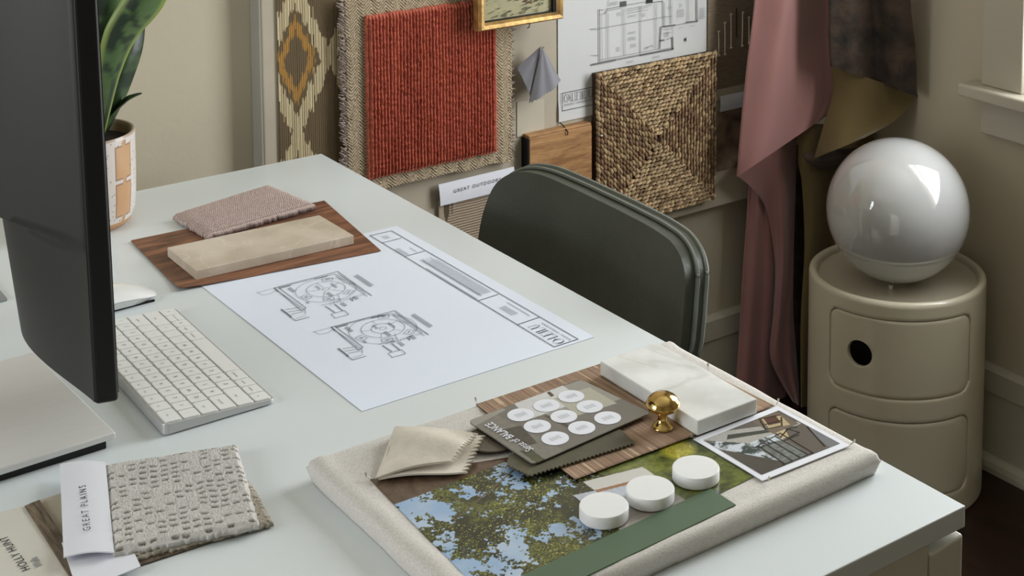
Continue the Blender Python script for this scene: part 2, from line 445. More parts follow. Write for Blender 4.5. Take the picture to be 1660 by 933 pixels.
def baseboard(name, prof, p0, p1, n):
    """profile [(out,z)] swept from p0 to p1; n points into the room"""
    V = []; Fc = []; m = len(prof)
    for p in (p0, p1):
        for (o_, z) in prof: V.append((p[0]+n[0]*o_, p[1]+n[1]*o_, z))
    for i in range(m):
        j = (i+1) % m; Fc.append((i, j, m+j, m+i))
    Fc += [tuple(range(m))[::-1], tuple(range(m, 2*m))]
    return mesh(name, V, Fc, m_trim)
pr = [(0, 0.196), (0.006, 0.196), (0.016, 0.188), (0.018, 0.149), (0.014, 0.146), (0.014, 0.027), (0.020, 0.026), (0.028, 0.020), (0.031, 0.010), (0.031, 0.0), (0, 0)]
tag(baseboard('baseboard_right', pr, (WX, FY), (WX, WY), (-1, 0)), kind='structure')
tag(baseboard('baseboard_back', pr, (LX, WY), (WX, WY), (0, -1)), kind='structure')
tag(baseboard('baseboard_left', pr, (LX, FY), (LX, WY), (1, 0)), kind='structure')

# ------------------------------------------------------------------ desk
DX0, DX1, DY0, DY1 = 0.235, 1.011, 0.824, 2.095
desk = empty('desk', (0.62, 1.46, 0), 'large white lacquered desk with drawers running along the window side', 'desk')
box('desk_top', (DX0, DX1, DY0, DY1, T-.020, T), m_desk, desk, 0.0012, 2)
box('side_panel', (DX0+.004, DX1-.047, DY0+.001, DY0+.019, 0.0, T-.020), m_deskside, desk, 0.001)
box('drawer_carcass', (DX0+.004, DX1-.050, DY0+.019, DY0+.36, 0.05, T-.022), m_deskside, desk, 0.001)
zt = T-.026
for k in range(5):
    d_ = hexa('drawer', [(DX1-.045, DY0+.0005, zt-.126), (DX1-.001, DY0+.0005, zt-.126), (DX1-.001, DY0+.36, zt-.126), (DX1-.045, DY0+.36, zt-.126)],
         [(DX1-.045, DY0+.0005, zt-.004), (DX1-.001, DY0+.0005, zt), (DX1-.001, DY0+.36, zt), (DX1-.045, DY0+.36, zt-.004)], m_deskside, desk, 0.003)
    zt -= 0.131
box('far_leg', (DX0+.01, DX0+.06, DY1-.06, DY1-.01, 0, T-.020), m_deskside, desk, 0.002)
box('far_leg', (DX1-.06, DX1-.01, DY1-.06, DY1-.01, 0, T-.020), m_deskside, desk, 0.002)

# ------------------------------------------------------------------ wall pin board and what is pinned to it
PB = 2.200
pinboard = empty('pin_board', (1.5, WY, 0.43), 'tall beige linen pin board fixed to the back wall behind the chair', 'pin board')
box('board_panel', (0.963, 2.12, PB, WY-.001, 0.432, 1.60), m_board, pinboard, 0.003)
box('board_edge', (0.959, 0.963, PB+.001, WY-.001, 0.433, 1.60), m_boardedge, pinboard, 0.001)

def wp(u, v, y): return W(u, v, y=y)
# ikat cloth
x0, x1, z0, z1 = 0.988, 1.135, 0.60, 1.12
P, U, V_ = bil((x0, PB-.003, z1), (x1, PB-.003, z1), (x1, PB-.003, z0), (x0, PB-.003, z0), 150, 420)
P[..., 1] += 0.0008*np.sin(U*9)+0.0006*np.sin(U*260)
c0 = wp(479, 97, PB)
a_, b_ = 0.0575, 0.1205
colid = np.floor(U*58); jag = (vnoise(colid*3.7, np.zeros_like(U)+.5, 3)-.5)
def ikat(X, Z):
    dx = (X-c0[0]) ; dz = (Z-c0[2])+jag*0.030
    ix = np.round(dx/(2*a_)); iz = np.round(dz/(2*b_))
    fx = np.abs(dx-ix*2*a_)/a_; fz = np.abs(dz-iz*2*b_)/b_
    return fx+fz
D = ikat(P[..., 0], P[..., 2])
cB, cC, cG = linA((106, 90, 66)), linA((212, 196, 158)), linA((170, 128, 66))
cols = np.ones(P.shape)*cB
st = (np.abs((U*58) % 1-.5) < .36)[..., None]
cols = np.where(((D > .75) & (D < 1.13))[..., None] & st, cC, cols)
cols = np.where(((D > .40) & (D < .60))[..., None], cG, cols)
cols = cols*(0.93+.14*vnoise(U*70, V_*4, 5))[..., None]
tag(grid('ikat_cloth', P, (0, .0018, 0), m_attrR, None, cols), 'brown and cream ikat cloth with gold diamonds pinned at the left of the pin board', 'fabric sample')

# rug sample: woven border, red pile, fringe
rx0, rx1, rz0, rz1 = 1.100, 1.420, 0.628, 0.955
rug = empty('rug_sample', (1.26, PB, rz0), 'square rug sample with rust red pile and woven oatmeal border on the pin board', 'rug sample')
P, U, V_ = bil((rx0, 2.182, rz1), (rx1, 2.182, rz1), (rx1, 2.182, rz0), (rx0, 2.182, rz0), 260, 260)
X, Z = P[..., 0].copy(), P[..., 2].copy()
hb = np.sin((X*1.0+np.where((X*75).astype(int) % 2 == 0, 1, -1)*Z)*1150)
P[..., 1] -= 0.0014*hb+0.0015*vnoise(X*700, Z*700, 4)
edge = 0.003*(vnoise(Z*90, X*0, 8)-.5); P[..., 0] += edge*np.where(U < .02, 1, 0)+edge*np.where(U > .98, 1, 0)
P[..., 2] += 0.006*(vnoise(X*24, X*0+3, 9)-.5)*np.where(V_ > .9, 1, 0)
base = linA((204, 188, 160)); dk = linA((128, 110, 88))
f = (0.5+.5*hb)*.6+.4*vnoise(X*500, Z*500, 6); cols = dk+(base*1.15-dk)*f[..., None]
grid('woven_border', P, (0, .013, 0), m_attrR, rug, cols)
P, U, V_ = bil((1.134, 2.178, .926), (1.384, 2.178, .926), (1.384, 2.178, .652), (1.134, 2.178, .652), 420, 420)
X, Z = P[..., 0].copy(), P[..., 2].copy()
wob = 0.0012*(vnoise(X*60, Z*30, 12)-.5)
ph = (X+wob)*2*math.pi/0.0062
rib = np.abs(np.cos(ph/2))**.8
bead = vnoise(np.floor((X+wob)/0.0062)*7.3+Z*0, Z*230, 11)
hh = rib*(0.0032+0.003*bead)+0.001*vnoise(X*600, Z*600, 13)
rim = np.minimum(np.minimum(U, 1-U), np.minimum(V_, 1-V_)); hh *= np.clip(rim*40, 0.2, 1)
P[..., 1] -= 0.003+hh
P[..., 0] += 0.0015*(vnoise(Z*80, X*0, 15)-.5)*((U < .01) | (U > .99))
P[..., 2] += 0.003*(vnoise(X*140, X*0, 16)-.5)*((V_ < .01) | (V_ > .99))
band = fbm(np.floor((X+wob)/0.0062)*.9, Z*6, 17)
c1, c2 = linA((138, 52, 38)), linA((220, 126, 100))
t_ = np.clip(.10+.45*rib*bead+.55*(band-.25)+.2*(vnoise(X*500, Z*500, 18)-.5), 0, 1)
cols = c1+(c2-c1)*t_[..., None]
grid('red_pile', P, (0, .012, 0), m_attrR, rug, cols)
# fringe tufts left, right
FR = {0: ([], []), 1: ([], [])}
def tuft(a, b, r, sd=0):
    V, Fc = FR[sd]; a = np.asarray(a); b = np.asarray(b); n = len(V); d = b-a
    s = np.array([-d[2], 0, d[0]]); s = s/np.linalg.norm(s)*r; q = np.array([0, -r, 0])
    for p, k in ((a, 1), ((a+b)/2, 1.1), (b, .35)):
        V.extend([p+s*k, p+q*k, p-s*k, p-q*k])
    for i in range(2):
        for j in range(4): Fc.append((n+i*4+j, n+i*4+(j+1) % 4, n+(i+1)*4+(j+1) % 4, n+(i+1)*4+j))
    Fc.append((n+8, n+9, n+10, n+11)); Fc.append((n+3, n+2, n+1, n))
zz = rz0+.004
while zz < rz1:
    L = random.uniform(.010, .016)
    tuft((rx0+.002, 2.186, zz), (rx0-L, 2.180+random.uniform(-.006, .004), zz+random.uniform(.002, .010)), .0016)
    if random.random() < .8: tuft((rx0-L, 2.182, zz+.002), (rx0-.002, 2.176, zz-.008), .0013)
    tuft((rx1-.002, 2.186, zz), (rx1+random.uniform(.002, .009), 2.184+random.uniform(-.006, .003), zz+random.uniform(-.004, .006)), .0012, 1)
    zz += .0042
m_fringe = mat('rug_fringe_yarn', (150, 136, 128), .95, var=.25, vscale=200)
for sd in (0, 1): mesh('fringe', FR[sd][0], FR[sd][1], m_fringe, rug)

# framed picture
fy = 2.135
frm = empty('framed_picture', (1.405, PB, .885), 'small gilt framed picture of a wading bird hung above the red rug sample', 'picture')
fx0, fx1, fz0, fz1 = 1.3270, 1.5020, 0.8790, 1.10
wdt = .0135
def framebar(o_, i_):
    # o_: outer rectangle, i_: inner; bevelled profile
    V = []; 
    for (rect, y) in ((o_, fy+.022), (o_, fy+.006), (tuple(a+b for a, b in zip(o_, (.003, -.003, .003, -.003))), fy), (tuple(a+b for a, b in zip(i_, (-.004, .004, -.004, .004))), fy+.001), (i_, fy+.007), (i_, fy+.022)):
        xa, xb, za, zb = rect
        V += [(xa, y, za), (xb, y, za), (xb, y, zb), (xa, y, zb)]
    Fc = []
    for r in range(5):
        for k in range(4): Fc.append((r*4+k, r*4+(k+1) % 4, (r+1)*4+(k+1) % 4, (r+1)*4+k))
    for k in range(4): Fc.append((20+k, 20+(k+1) % 4, (k+1) % 4, k))
    return V, Fc
V, Fc = framebar((fx0, fx1, fz0, fz1), (fx0+wdt, fx1-wdt, fz0+wdt, fz1-wdt))
bevel(mesh('gilt_frame', V, Fc, m_gold, frm), .0008, 2)
box('backing', (fx0+.003, fx1-.003, fy+.0225, fy+.0265, fz0+.003, fz1-.003), m_void, frm)
P, U, V_ = bil((fx0+wdt-.002, fy+.014, fz1-wdt+.002), (fx1-wdt+.002, fy+.014, fz1-wdt+.002), (fx1-wdt+.002, fy+.014, fz0+wdt-.002), (fx0+wdt-.002, fy+.014, fz0+wdt-.002), 220, 280)
X, Z = P[..., 0], P[..., 2]
xx = (X-fx0-wdt)/(fx1-fx0-2*wdt); zc = (Z-fz0-wdt)/0.15
c = linA((176, 168, 134))+(linA((150, 148, 118))-linA((176, 168, 134)))*fbm(xx*5, zc*18, 21)[..., None]
strk = fbm(xx*9+zc*8, zc*45-xx*12, 22)
dark = np.clip((strk-.56)*9, 0, 1)*np.clip(1.15-abs(zc-.22)*2.2, 0, 1)*(xx > .05)
c = c+(linA((58, 60, 44))-c)*dark[..., None]
def seg(xa, za, xb, zb, w, colr, c):
    d = np.hypot(xb-xa, zb-za); t = np.clip(((xx-xa)*(xb-xa)+(zc-za)*(zb-za))/d**2, 0, 1)
    dd = np.hypot(xx-xa-t*(xb-xa), zc-za-t*(zb-za)); k = np.clip(1.5-dd/w, 0, 1)
    return c+(linA(colr)-c)*k[..., None]
for s_ in [(.52, .30, .60, .16), (.60, .16, .68, .14), (.62, .32, .66, .20), (.66, .20, .74, .17)]: c = seg(*s_, .010, (96, 66, 44), c)
body = np.clip(1.6-np.hypot((xx-.58)/.18, (zc-.43)/.12)*1.4, 0, 1); c = c+(linA((92, 84, 66))-c)*body[..., None]
grid('picture', P, (0, .002, 0), m_photo, frm, c)
rb = boxes('rebate', [(fx1-wdt-.006, fx1-wdt+.001, fy+.0075, fy+.0135, fz0+wdt, fz1-wdt), (fx0+wdt, fx1-wdt-.006, fy+.0100, fy+.0135, fz0+wdt, fz0+wdt+.0022)], m_metal_dark, frm)
hk = tube('hook', [(1.425, fy+.003, fz0-.006), (1.4255, fy-.002, fz0-.003), (1.426, fy-.003, fz0+.004)], .0009, m_metal_dark, frm)

# floor plan poster
poster = empty('floor_plan_poster', (1.7, PB, .67), 'white floor plan poster pinned to the pin board beside the framed picture', 'poster')
x0, x1, z0, z1 = 1.531, 1.884, 0.6735, 1.15
P, U, V_ = bil((x0, PB-.002, z1), (x1, PB-.002, z1), (x1, PB-.002, z0), (x0, PB-.002, z0), 24, 24)
P[..., 1] -= .0008*np.sin(U*3)+.002*(V_ > .95)*(1-U)**4
grid('sheet', P, (0, .0006, 0), m_paperwall, poster)
PY = PB-.0046
def q(x, y): return wp(890+x/4.443, y/4.443, PY)      # measured on the poster plane
S = []
def add(w, *pts):
    pp = [q(*p) for p in pts]
    for i in range(len(pp)-1): S.append((pp[i], pp[i+1], w))
add(.0016, (362, 70), (364, 445)); add(.0006, (380, 105), (383, 425)); add(.0030, (308, 466), (478, 432)); add(.0014, (478, 432), (660, 397)); add(.0030, (660, 397), (895, 352))
add(.0006, (364, 432), (790, 352)); add(.0006, (364, 445), (800, 365))
add(.0010, (362, 70), (395, 72)); add(.0010, (395, 92), (415, 88), (415, 66), (520, 44)); add(.0006, (365, 104), (412, 96)); add(.0006, (415, 80), (520, 58))
add(.0008, (558, 36), (715, 10)); add(.0006, (560, 66), (740, 36)); add(.0005, (562, 80), (712, 52)); add(.0005, (562, 96), (712, 70))
add(.0014, (745, 18), (820, 8), (826, 190)); add(.0008, (832, 20), (834, 190)); add(.0006, (760, 28), (765, 350))
add(.0006, (295, 210), (362, 212)); add(.0007, (362, 206), (830, 122)); add(.0007, (830, 122), (886, 116))
add(.0006, (415, 95), (418, 420)); add(.0006, (428, 95), (432, 418)); add(.0006, (530, 60), (534, 400)); add(.0006, (545, 60), (549, 398)); add(.0006, (652, 45), (656, 400)); add(.0006, (664, 45), (660, 380)); add(.0006, (775, 30), (778, 350))
add(.0028, (820, 192), (908, 180)); add(.0028, (990, 162), (1068, 152)); add(.0022, (1066, 155), (1064, -10)); add(.0008, (908, 182), (990, 166)); add(.0010, (872, -5), (876, 170)); add(.0006, (884, -5), (888, 168)); add(.0006, (1005, -5), (1008, 155)); add(.0006, (996, -5), (998, 158))
add(.0028, (892, 355), (890, 268)); add(.0026, (800, 292), (830, 288)); add(.0022, (806, 192), (798, 350)); add(.0008, (845, 285), (885, 270)); add(.0006, (893, 185), (892, 262)); add(.0008, (800, 360), (892, 342))
add(.0005, (300, 398), (362, 402)); add(.0008, (430, 0), (430, 50))
for (xa, ya, xb, yb) in [(518, 12, 556, 45), (705, -5, 745, 20)]:
    for k in range(8):
        yy_ = ya+(yb-ya)*k/7; add(.0016, (xa, yy_+3), (xb, yy_-3))
add(.0005, (820, 215), (885, 205)); add(.0005, (825, 240), (880, 232)); add(.0005, (850, 210), (858, 262)); add(.0008, (700, 345), (748, 325), (752, 345))
strokes('plan_lines', S, m_inkwall, (0, -1, 0), poster)
S = []
for (cx_, cy_, n_, w_) in [(505, 92, 3, 26), (600, 110, 2, 60), (598, 230, 2, 50), (598, 268, 3, 55), (500, 340, 4, 22), (608, 318, 3, 40), (700, 340, 2, 30), (950, 28, 3, 16), (948, 70, 3, 50), (950, 98, 2, 50), (952, 118, 1, 50), (1103, 60, 7, 36), (1100, 122, 2, 50), (950, 200, 1, 40), (770, 405, 2, 50), (583, 440, 2, 46), (325, 205, 1, 50), (345, 395, 1, 40), (470, 15, 3, 60), (848, 235, 4, 30), (1035, 185, 1, 40), (682, 98, 3, 24), (870, 50, 2, 30)]:
    for k in range(n_):
        add(.0007, (cx_-w_/2, cy_+k*9+w_*.09), (cx_+w_/2, cy_+k*9-w_*.09))
    strokes('plan_note', S, m_inklight, (0, -1, 0), poster); S.clear()
pa = [q(975, 285), q(988, 265), q(988, 302)]
prism('north_mark', [p+np.array([0, -.0003, 0]) for p in pa], (0, -.0002, 0), m_inkblack, poster)
S = []
bx_ = [q(95, 672), q(500, 588), q(500, 712), q(97, 798)]
for a, b in poly(bx_, True): S.append((a, b, .0011))
S.append((q(331, 624), q(333, 746), .0011))
strokes('title_box', S, m_inkdark, (0, -1, 0), poster)

def serif(name, o, ex, ey, h, m, parent, nrm):
    """the studio name O.LEILU in a light serif capital"""
    ex = np.asarray(ex, float); ey = np.asarray(ey, float); o = np.asarray(o, float); S = []
    def L(x0, y0, x1, y1, w): S.append((o+ex*x0*h+ey*y0*h, o+ex*x1*h+ey*y1*h, w*h))
    x = 0.0
    n = 24
    for k in range(n):   # O
        a = 2*math.pi*k/n; b = 2*math.pi*(k+1)/n; w = .03+.08*abs(math.cos((a+b)/2))**2
        L(.42+.40*math.cos(a), .5+.5*math.sin(a), .42+.40*math.cos(b), .5+.5*math.sin(b), w)
    L(.98, .5, 1.03, .5, .09)
    def I(x): L(x, 0, x, 1, .095); L(x-.12, 0, x+.12, 0, .035); L(x-.12, 1, x+.12, 1, .035)
    def Lt(x): I(x); L(x, .0, x+.45, .0, .035); L(x+.45, 0, x+.47, .22, .035)
    Lt(1.30)
    I(2.02); L(2.02, 1, 2.45, 1, .035); L(2.02, .52, 2.35, .52, .035); L(2.02, 0, 2.48, 0, .035); L(2.48, 0, 2.49, .2, .035); L(2.45, 1, 2.46, .84, .035)
    I(2.82); Lt(3.16)
    x = 3.95; L(x, .3, x, 1, .095); L(x+.5, .28, x+.5, 1, .045); L(x-.12, 1, x+.12, 1, .035); L(x+.38, 1, x+.62, 1, .035)
    pts = [(x+.25-.25*math.cos(t), .3-.28*math.sin(t)) for t in np.linspace(0, math.pi, 9)]
    for a, b in zip(pts[:-1], pts[1:]): L(*a, *b, .06)
    return strokes(name, S, m, nrm, parent, lift=.0004)
o_ = q(107, 738); e_ = q(318, 696)-o_; e_[1] = 0; wid = np.linalg.norm(e_)
serif('studio_name', o_, (1, 0, 0), (0, 0, 1), wid/4.65, m_inkdark, poster, (0, -1, 0))
text('studio_subtitle', 'BUILDING + INTERIOR DESIGN', .0052, q(112, 763), (1, 0, 0), (0, 0, 1), m_ink, poster, lift=.0004, fit=.068)

# grey swatch folded on a pin
gs = empty('grey_swatch', (1.48, PB, .72), 'small grey cloth swatch draped from one pin beside the red rug sample', 'fabric sample')
pk = wp(877, 75, 2.17)
def tri(name, pts, mat_, par, bulge=.012):
    P_ = []
    n = 26
    A, B, C_ = map(np.asarray, pts)
    G = np.zeros((n, n, 3))
    for i in range(n):
        for j in range(n):
            v = i/(n-1); u = j/(n-1)
            p = A*(1-v)+(B*(1-u)+C_*u)*v
            p = p+np.array([0, -bulge*math.sin(math.pi*u)*v*(1+.25*math.sin(u*11)), .0])
            p[2] += .0012*((j % 2)*2-1)*(v > .97)
            G[i, j] = p
    return grid(name, G, (0, .0012, 0), mat_, par)
tri('left_fold', [pk, wp(838, 110, 2.185), wp(863, 168, 2.175)], m_greyfab, gs, .006)
tri('right_fold', [pk+np.array([0, -.004, 0]), wp(858, 166, 2.170), wp(909, 130, 2.170)], m_greyfab, gs, .012)
lathe('pin_head', [(0, 0), (.0022, .0005), (.0022, .002), (0, .0028)], (pk[0], 2.163, pk[2]-.002), m_pin, gs, 12)

# oak sample tile
tile = empty('oak_sample', (1.52, PB, .55), 'honey oak flooring sample pinned left of the seagrass square', 'wood sample')
box('oak_face', (1.455, 1.592, PB-.022, PB-.0005, 0.548, 0.6615), m_oak, tile, .001)
box('dark_edge', (1.4515, 1.4548, PB-.021, PB-.0005, 0.548, 0.660), m_void, tile)
box('top_bevel', (1.455, 1.592, PB-.020, PB-.001, 0.6616, 0.666), m_oak, tile, .001)
tube('wire_pin', [(1.536, PB-.024, .654), (1.5355, PB-.026, .660), (1.535, PB-.014, .668), (1.535, PB-.001, .672)], .0010, m_metal_dark, tile)

# swatch with a white header: GREAT OUTDOORS
go = empty('header_swatch', (1.35, PB, .45), 'woven taupe swatch with a white lettered header pinned under the rug sample', 'fabric sample')
P, U, V_ = bil((1.277, PB-.006, .580), (1.431, PB-.006, .580), (1.431, PB-.006, .44), (1.277, PB-.006, .44), 170, 160)
X, Z = P[..., 0], P[..., 2]
ridg = np.sin(Z*2*math.pi/.0047+1.5*vnoise(X*60, Z*20, 31))
shape = (np.abs(X-1.345-.010*np.sin(Z*60)) < .036)
jg = vnoise(X*330, Z*30, 33)
inner = (X-1.312+.018*jg > 0.0+.15*(Z-.56)) & (X < 1.395-.012*jg)
edge_ = (X-1.300+.020*jg > .15*(Z-.56)) & (X < 1.408-.012*jg) & ~inner
P[..., 1] -= np.where(inner, .0009*ridg, 0)
c = np.ones(P.shape)*linA((168, 152, 132)); c = c*(.95+.1*vnoise(X*200, Z*900, 34))[..., None]
c = np.where(inner[..., None], linA((178, 160, 138))*(.74+.26*ridg[..., None]), c)
c = np.where((edge_ & (jg > .38) & (Z > .50))[..., None], linA((86, 74, 58)), c)
grid('woven_cloth', P, (0, .003, 0), m_attrR, go, c)
P, U, V_ = bil(wp(711, 299, PB-.012), wp(833, 270, PB-.012), wp(836, 304, PB-.012), wp(714, 334, PB-.012), 12, 6)
P[..., 1] -= .0015*np.sin(V_*3.1)
grid('paper_header', P, (0, .0007, 0), m_label, go)
a = wp(735, 312.5, PB-.014)
text('header_text', 'GREAT OUTDOORS', .0085, a, wp(812, 292.5, PB-.014)-a, (0.02, 0, 1), m_inkblack, go, spacing=1.35, fit=.097, lift=.0006)

# seagrass square: every stitch of the braid, in concentric squares
sq = empty('seagrass_square', (1.747, PB, .459), 'square braided seagrass mat sample hanging on the pin board behind the chair', 'rug sample')
sx0, sx1, sz0, sz1 = 1.603, 1.893, 0.459, 0.757
box('backing', (sx0+.004, sx1-.004, 2.181, PB-.0005, sz0+.004, sz1-.004), mat('mat_backing', (60, 46, 32), .95, var=.1), sq)
cx_, cz_ = (sx0+sx1)/2, (sz0+sz1)/2
hw, hz = (sx1-sx0)/2, (sz1-sz0)/2
nu, nv = 7, 5
th = np.linspace(0, 2*math.pi, nu, endpoint=False); fv = np.linspace(-1, 1, nv)
un = []
for f in fv:
    rr = math.sqrt(max(0, 1-f*f)) if abs(f) < 1 else 0.12
    for t in th: un.append((f, rr*math.cos(t), rr*math.sin(t)))
un = np.array(un)
uf = []
for j in range(nv-1):
    for k in range(nu):
        uf.append((j*nu+k, j*nu+(k+1) % nu, (j+1)*nu+(k+1) % nu, (j+1)*nu+k))
uf = np.array(uf)
VV = []; FF = []; CC = []; nb = 0
pit = .00745
rings = 19
for r in range(rings):
    ax = hw-pit*(r+.5); az = hz-pit*(r+.5)
    if ax <= .001: break
    for side in range(4):
        L = 2*(ax if side % 2 == 0 else az)+.004; n = max(2, int(L/.0098))
        for k in range(n):
            s = (k+.5+(.5 if r % 2 else 0))/n-.5
            s = max(-.5, min(.5, s))*L
            if side == 0: p = (cx_+s, cz_+az); an = 0
            elif side == 2: p = (cx_+s, cz_-az); an = 0
            elif side == 1: p = (cx_+ax, cz_+s); an = math.pi/2
            else: p = (cx_-ax, cz_+s); an = math.pi/2
            tilt = (.34 if side in (0, 2) else -.30)+random.uniform(-.12, .12)
            if side == 3: tilt = -tilt
            an2 = an+tilt
            e1 = np.array([math.cos(an2), 0, math.sin(an2)]); e2 = np.array([-math.sin(an2), 0, math.cos(an2)])
            l1 = .0074*random.uniform(.88, 1.12); l2 = .0035*random.uniform(.85, 1.1)
            c = np.array([p[0]+random.uniform(-.0006, .0006), 2.1785+random.uniform(-.0012, .0012), p[1]+random.uniform(-.0006, .0006)])
            v = c+un[:, :1]*l1*e1+un[:, 1:2]*l2*e2+un[:, 2:3]*.0052*np.array([0, 1, 0])+np.array([0, .0015, 0])*(un[:, :1]+.0)
            VV.append(v); FF.append(uf+nb); nb += len(v)
            b = random.uniform(.60, 1.10); cc = linA((192, 166, 128))*b
            if random.random() < .22: cc = linA((142, 116, 86))*b
            if side in (1, 3) and random.random() < .5: cc = linA((146, 116, 90))*b
            CC.append(np.tile(cc, (len(v), 1)))
mesh('braid', np.concatenate(VV), np.concatenate(FF), m_attrR, sq, True, np.concatenate(CC))
box('tag', (1.6075, 1.6115, 2.1700, 2.1725, .640, .6415), m_label, sq)

# tan grasscloth with knotted ties and headers, right of the poster
tn = empty('tie_sample', (1.95, PB, .67), 'taupe grasscloth sample with rows of knotted cream ties above a small blank label', 'fabric sample')
m_grass = mat('taupe_grasscloth', (134, 120, 102), .9, var=.25, vscale=50, bump=.0005, bscale=200, stretch=(1, 1, 14))
box('grasscloth', (1.8865, 2.10, PB-.004, PB-.0005, .672, 1.15), m_grass, tn)
box('pale_strip', (1.893, 2.10, PB-.0052, PB-.0005, .652, .6718), m_board, tn)
for (a, b) in [((1165, 51), (1165, 90)), ((1175, 37), (1175, 88)), ((1185, 23), (1185, 77)), ((1204, 20), (1203, 74)), ((1214, 28), (1214, 70))]:
    A = wp(*a, PB-.007); B = wp(*b, PB-.007)
    t1 = tube('tie', [A, (A+B)/2+np.array([0, -.0006, 0]), B], .0011, m_handmade, tn, 6)
    for E_, s_ in ((A, 1), (B, 1)):
        for dx_ in (-.0025, .0025):
            tube('knot', [E_+np.array([dx_, 0, .001]), E_+np.array([dx_*.2, -.002, 0]), E_+np.array([dx_, 0, -.0015*s_])], .0014, m_handmade, tn, 6)
A = wp(1194, 13, PB-.006); B = wp(1194, 60, PB-.006)
tube('dark_tie', [A, B], .0009, m_metal_dark, tn, 6)
fl = empty('floral_sample', (1.98, PB, .50), 'dark taupe printed cloth sample with a white header beside the pink drape', 'fabric sample')
m_floral = mat('faded_floral_cloth', (92, 74, 62), .9, var=.3, vscale=26, bump=.0002, bscale=500, rgb2=(140, 122, 102))
box('cloth', (1.903, 2.06, PB-.003, PB-.0005, .505, .628), m_floral, fl)
P, U, V_ = bil((1.9175, PB-.005, .659), (2.05, PB-.005, .659), (2.05, PB-.005, .626), (1.9175, PB-.005, .626), 10, 5)
P[..., 1] -= .002*np.sin(V_*3.1)
grid('blank_header', P, (0, .0008, 0), m_label, fl)
# beige paper patch
tag(prism('beige_sheet', [wp(838, 165, PB-.001), wp(882, 160, PB-.001), wp(882, 216, PB-.001), wp(838, 222, PB-.001)], (0, -.0006, 0), mat('beige_paper', (190, 182, 164), .8, var=.01)), 'small blank beige sheet pinned under the grey cloth swatch', 'paper')

# ------------------------------------------------------------------ hanging drapes
def drape(name, left, right, n=60, m=50, y=lambda u, v: 2.12, mat_=None, parent=None, thick=.0035):
    Lc = crom(left, 10); Rc = crom(right, 10)
    def samp(c, t):
        d = [0.0]
        for i in range(1, len(c)): d.append(d[-1]+np.linalg.norm(c[i]-c[i-1]))
        s = t*d[-1]
        for i in range(1, len(c)):
            if d[i] >= s:
                k = (s-d[i-1])/max(1e-9, d[i]-d[i-1]); return c[i-1]*(1-k)+c[i]*k
        return c[-1]
    G = np.zeros((n, m, 3))
    for i in range(n):
        a = samp(Lc, i/(n-1)); b = samp(Rc, i/(n-1))
        for j in range(m):
            u = j/(m-1); p = a*(1-u)+b*u
            yy_ = y(u, i/(n-1)); w_ = W(p[0], p[1], y=yy_)
            G[i, j] = w_
    return grid(name, G, (0, thick, 0), mat_, parent)
pk_ = empty('pink_drape', (2.03, 2.12, 0), 'dusty pink velvet length hanging in layers beside the pin board', 'fabric')
drape('upper_fold', [(1236, -160), (1225, 0), (1212, 110), (1203, 200), (1196, 286)], [(1362, -160), (1358, 0), (1361, 90), (1362, 150), (1340, 188)], 60, 60,
      lambda u, v: 2.105-.022*math.sin(u*3.1)-.016*u*math.sin(v*2)+.006*math.sin(u*9+v*3)-.012*(u > .85)*(u-.85)*6, m_satin, pk_)
drape('lower_fold_hem', [(1196, 286), (1206, 292), (1232, 318), (1247, 352), (1258, 430), (1255, 510), (1250, 575), (1268, 620), (1305, 680)],
      [(1300, 200), (1291, 230), (1290, 300), (1287, 400), (1286, 500), (1290, 560), (1296, 640), (1298, 665), (1306, 690)], 90, 40,
      lambda u, v: 2.150-.020*math.sin(u*2.6)+.004*math.sin(u*8+v*5), m_satin, pk_)
drape('back_layer', [(1216, 292), (1210, 380), (1205, 450), (1200, 540), (1192, 660)],
      [(1262, 292), (1270, 380), (1275, 460), (1275, 560), (1275, 700)], 60, 30,
      lambda u, v: 2.178-.016*math.sin(u*3.1)+.003*math.sin(u*16+v*2), m_satin, pk_)
prism('top_heading', [(1.94, 2.10, 1.02), (2.17, 2.10, 1.02), (2.17, 2.10, 1.10), (1.94, 2.10, 1.10)], (0, .03, 0), m_satin, pk_, .006)

# dark velvet with olive back, hanging in the corner
bv = empty('velvet_drape', (2.12, 2.03, .3), 'dark brown velvet length with olive back hanging in the corner by the window wall', 'fabric')
drape('brown_face', [(1340, -160), (1345, 0), (1345, 60), (1348, 108)], [(1468, -160), (1476, 0), (1484, 80), (1487, 157)], 50, 50,
      lambda u, v: 2.02-.10*u-.014*math.sin(u*7+1)+.004*math.sin(u*15), m_brownv, bv)
drape('olive_flap', [(1350, 106), (1352, 150), (1338, 200), (1322, 256)], [(1488, 154), (1486, 158), (1450, 196), (1400, 224), ], 40, 40,
      lambda u, v: 2.035-.105*u-.010*math.sin(u*5), m_olive, bv)
drape('olive_under_fold', [(1298, 200), (1296, 262), (1302, 300), (1306, 400), (1300, 520), (1300, 660)], [(1415, 205), (1412, 262), (1405, 300), (1400, 400), (1396, 500), (1390, 640)], 60, 40,
      lambda u, v: 2.10-.05*u-.012*math.sin(u*9+v*1.5), m_olive, bv)
drape('dark_back_fold', [(1262, 235), (1262, 400), (1262, 560), (1262, 700)], [(1345, 235), (1345, 400), (1345, 560), (1345, 700)], 20, 24, lambda u, v: 2.190-.03*u+.006*math.sin(u*12), m_brownv, bv)
drape('gathered_band', [(1300, 250), (1312, 265), (1330, 276)], [(1418, 236), (1416, 252), (1412, 270)], 10, 30,
      lambda u, v: 2.075-.06*u-.012*math.sin(v*3.1)-.004*math.sin(u*12), m_brownv, bv)
drape('brown_inner', [(1375, 180), (1378, 250)], [(1416, 170), (1414, 250)], 12, 12, lambda u, v: 2.075-.03*u, m_brownv, bv)

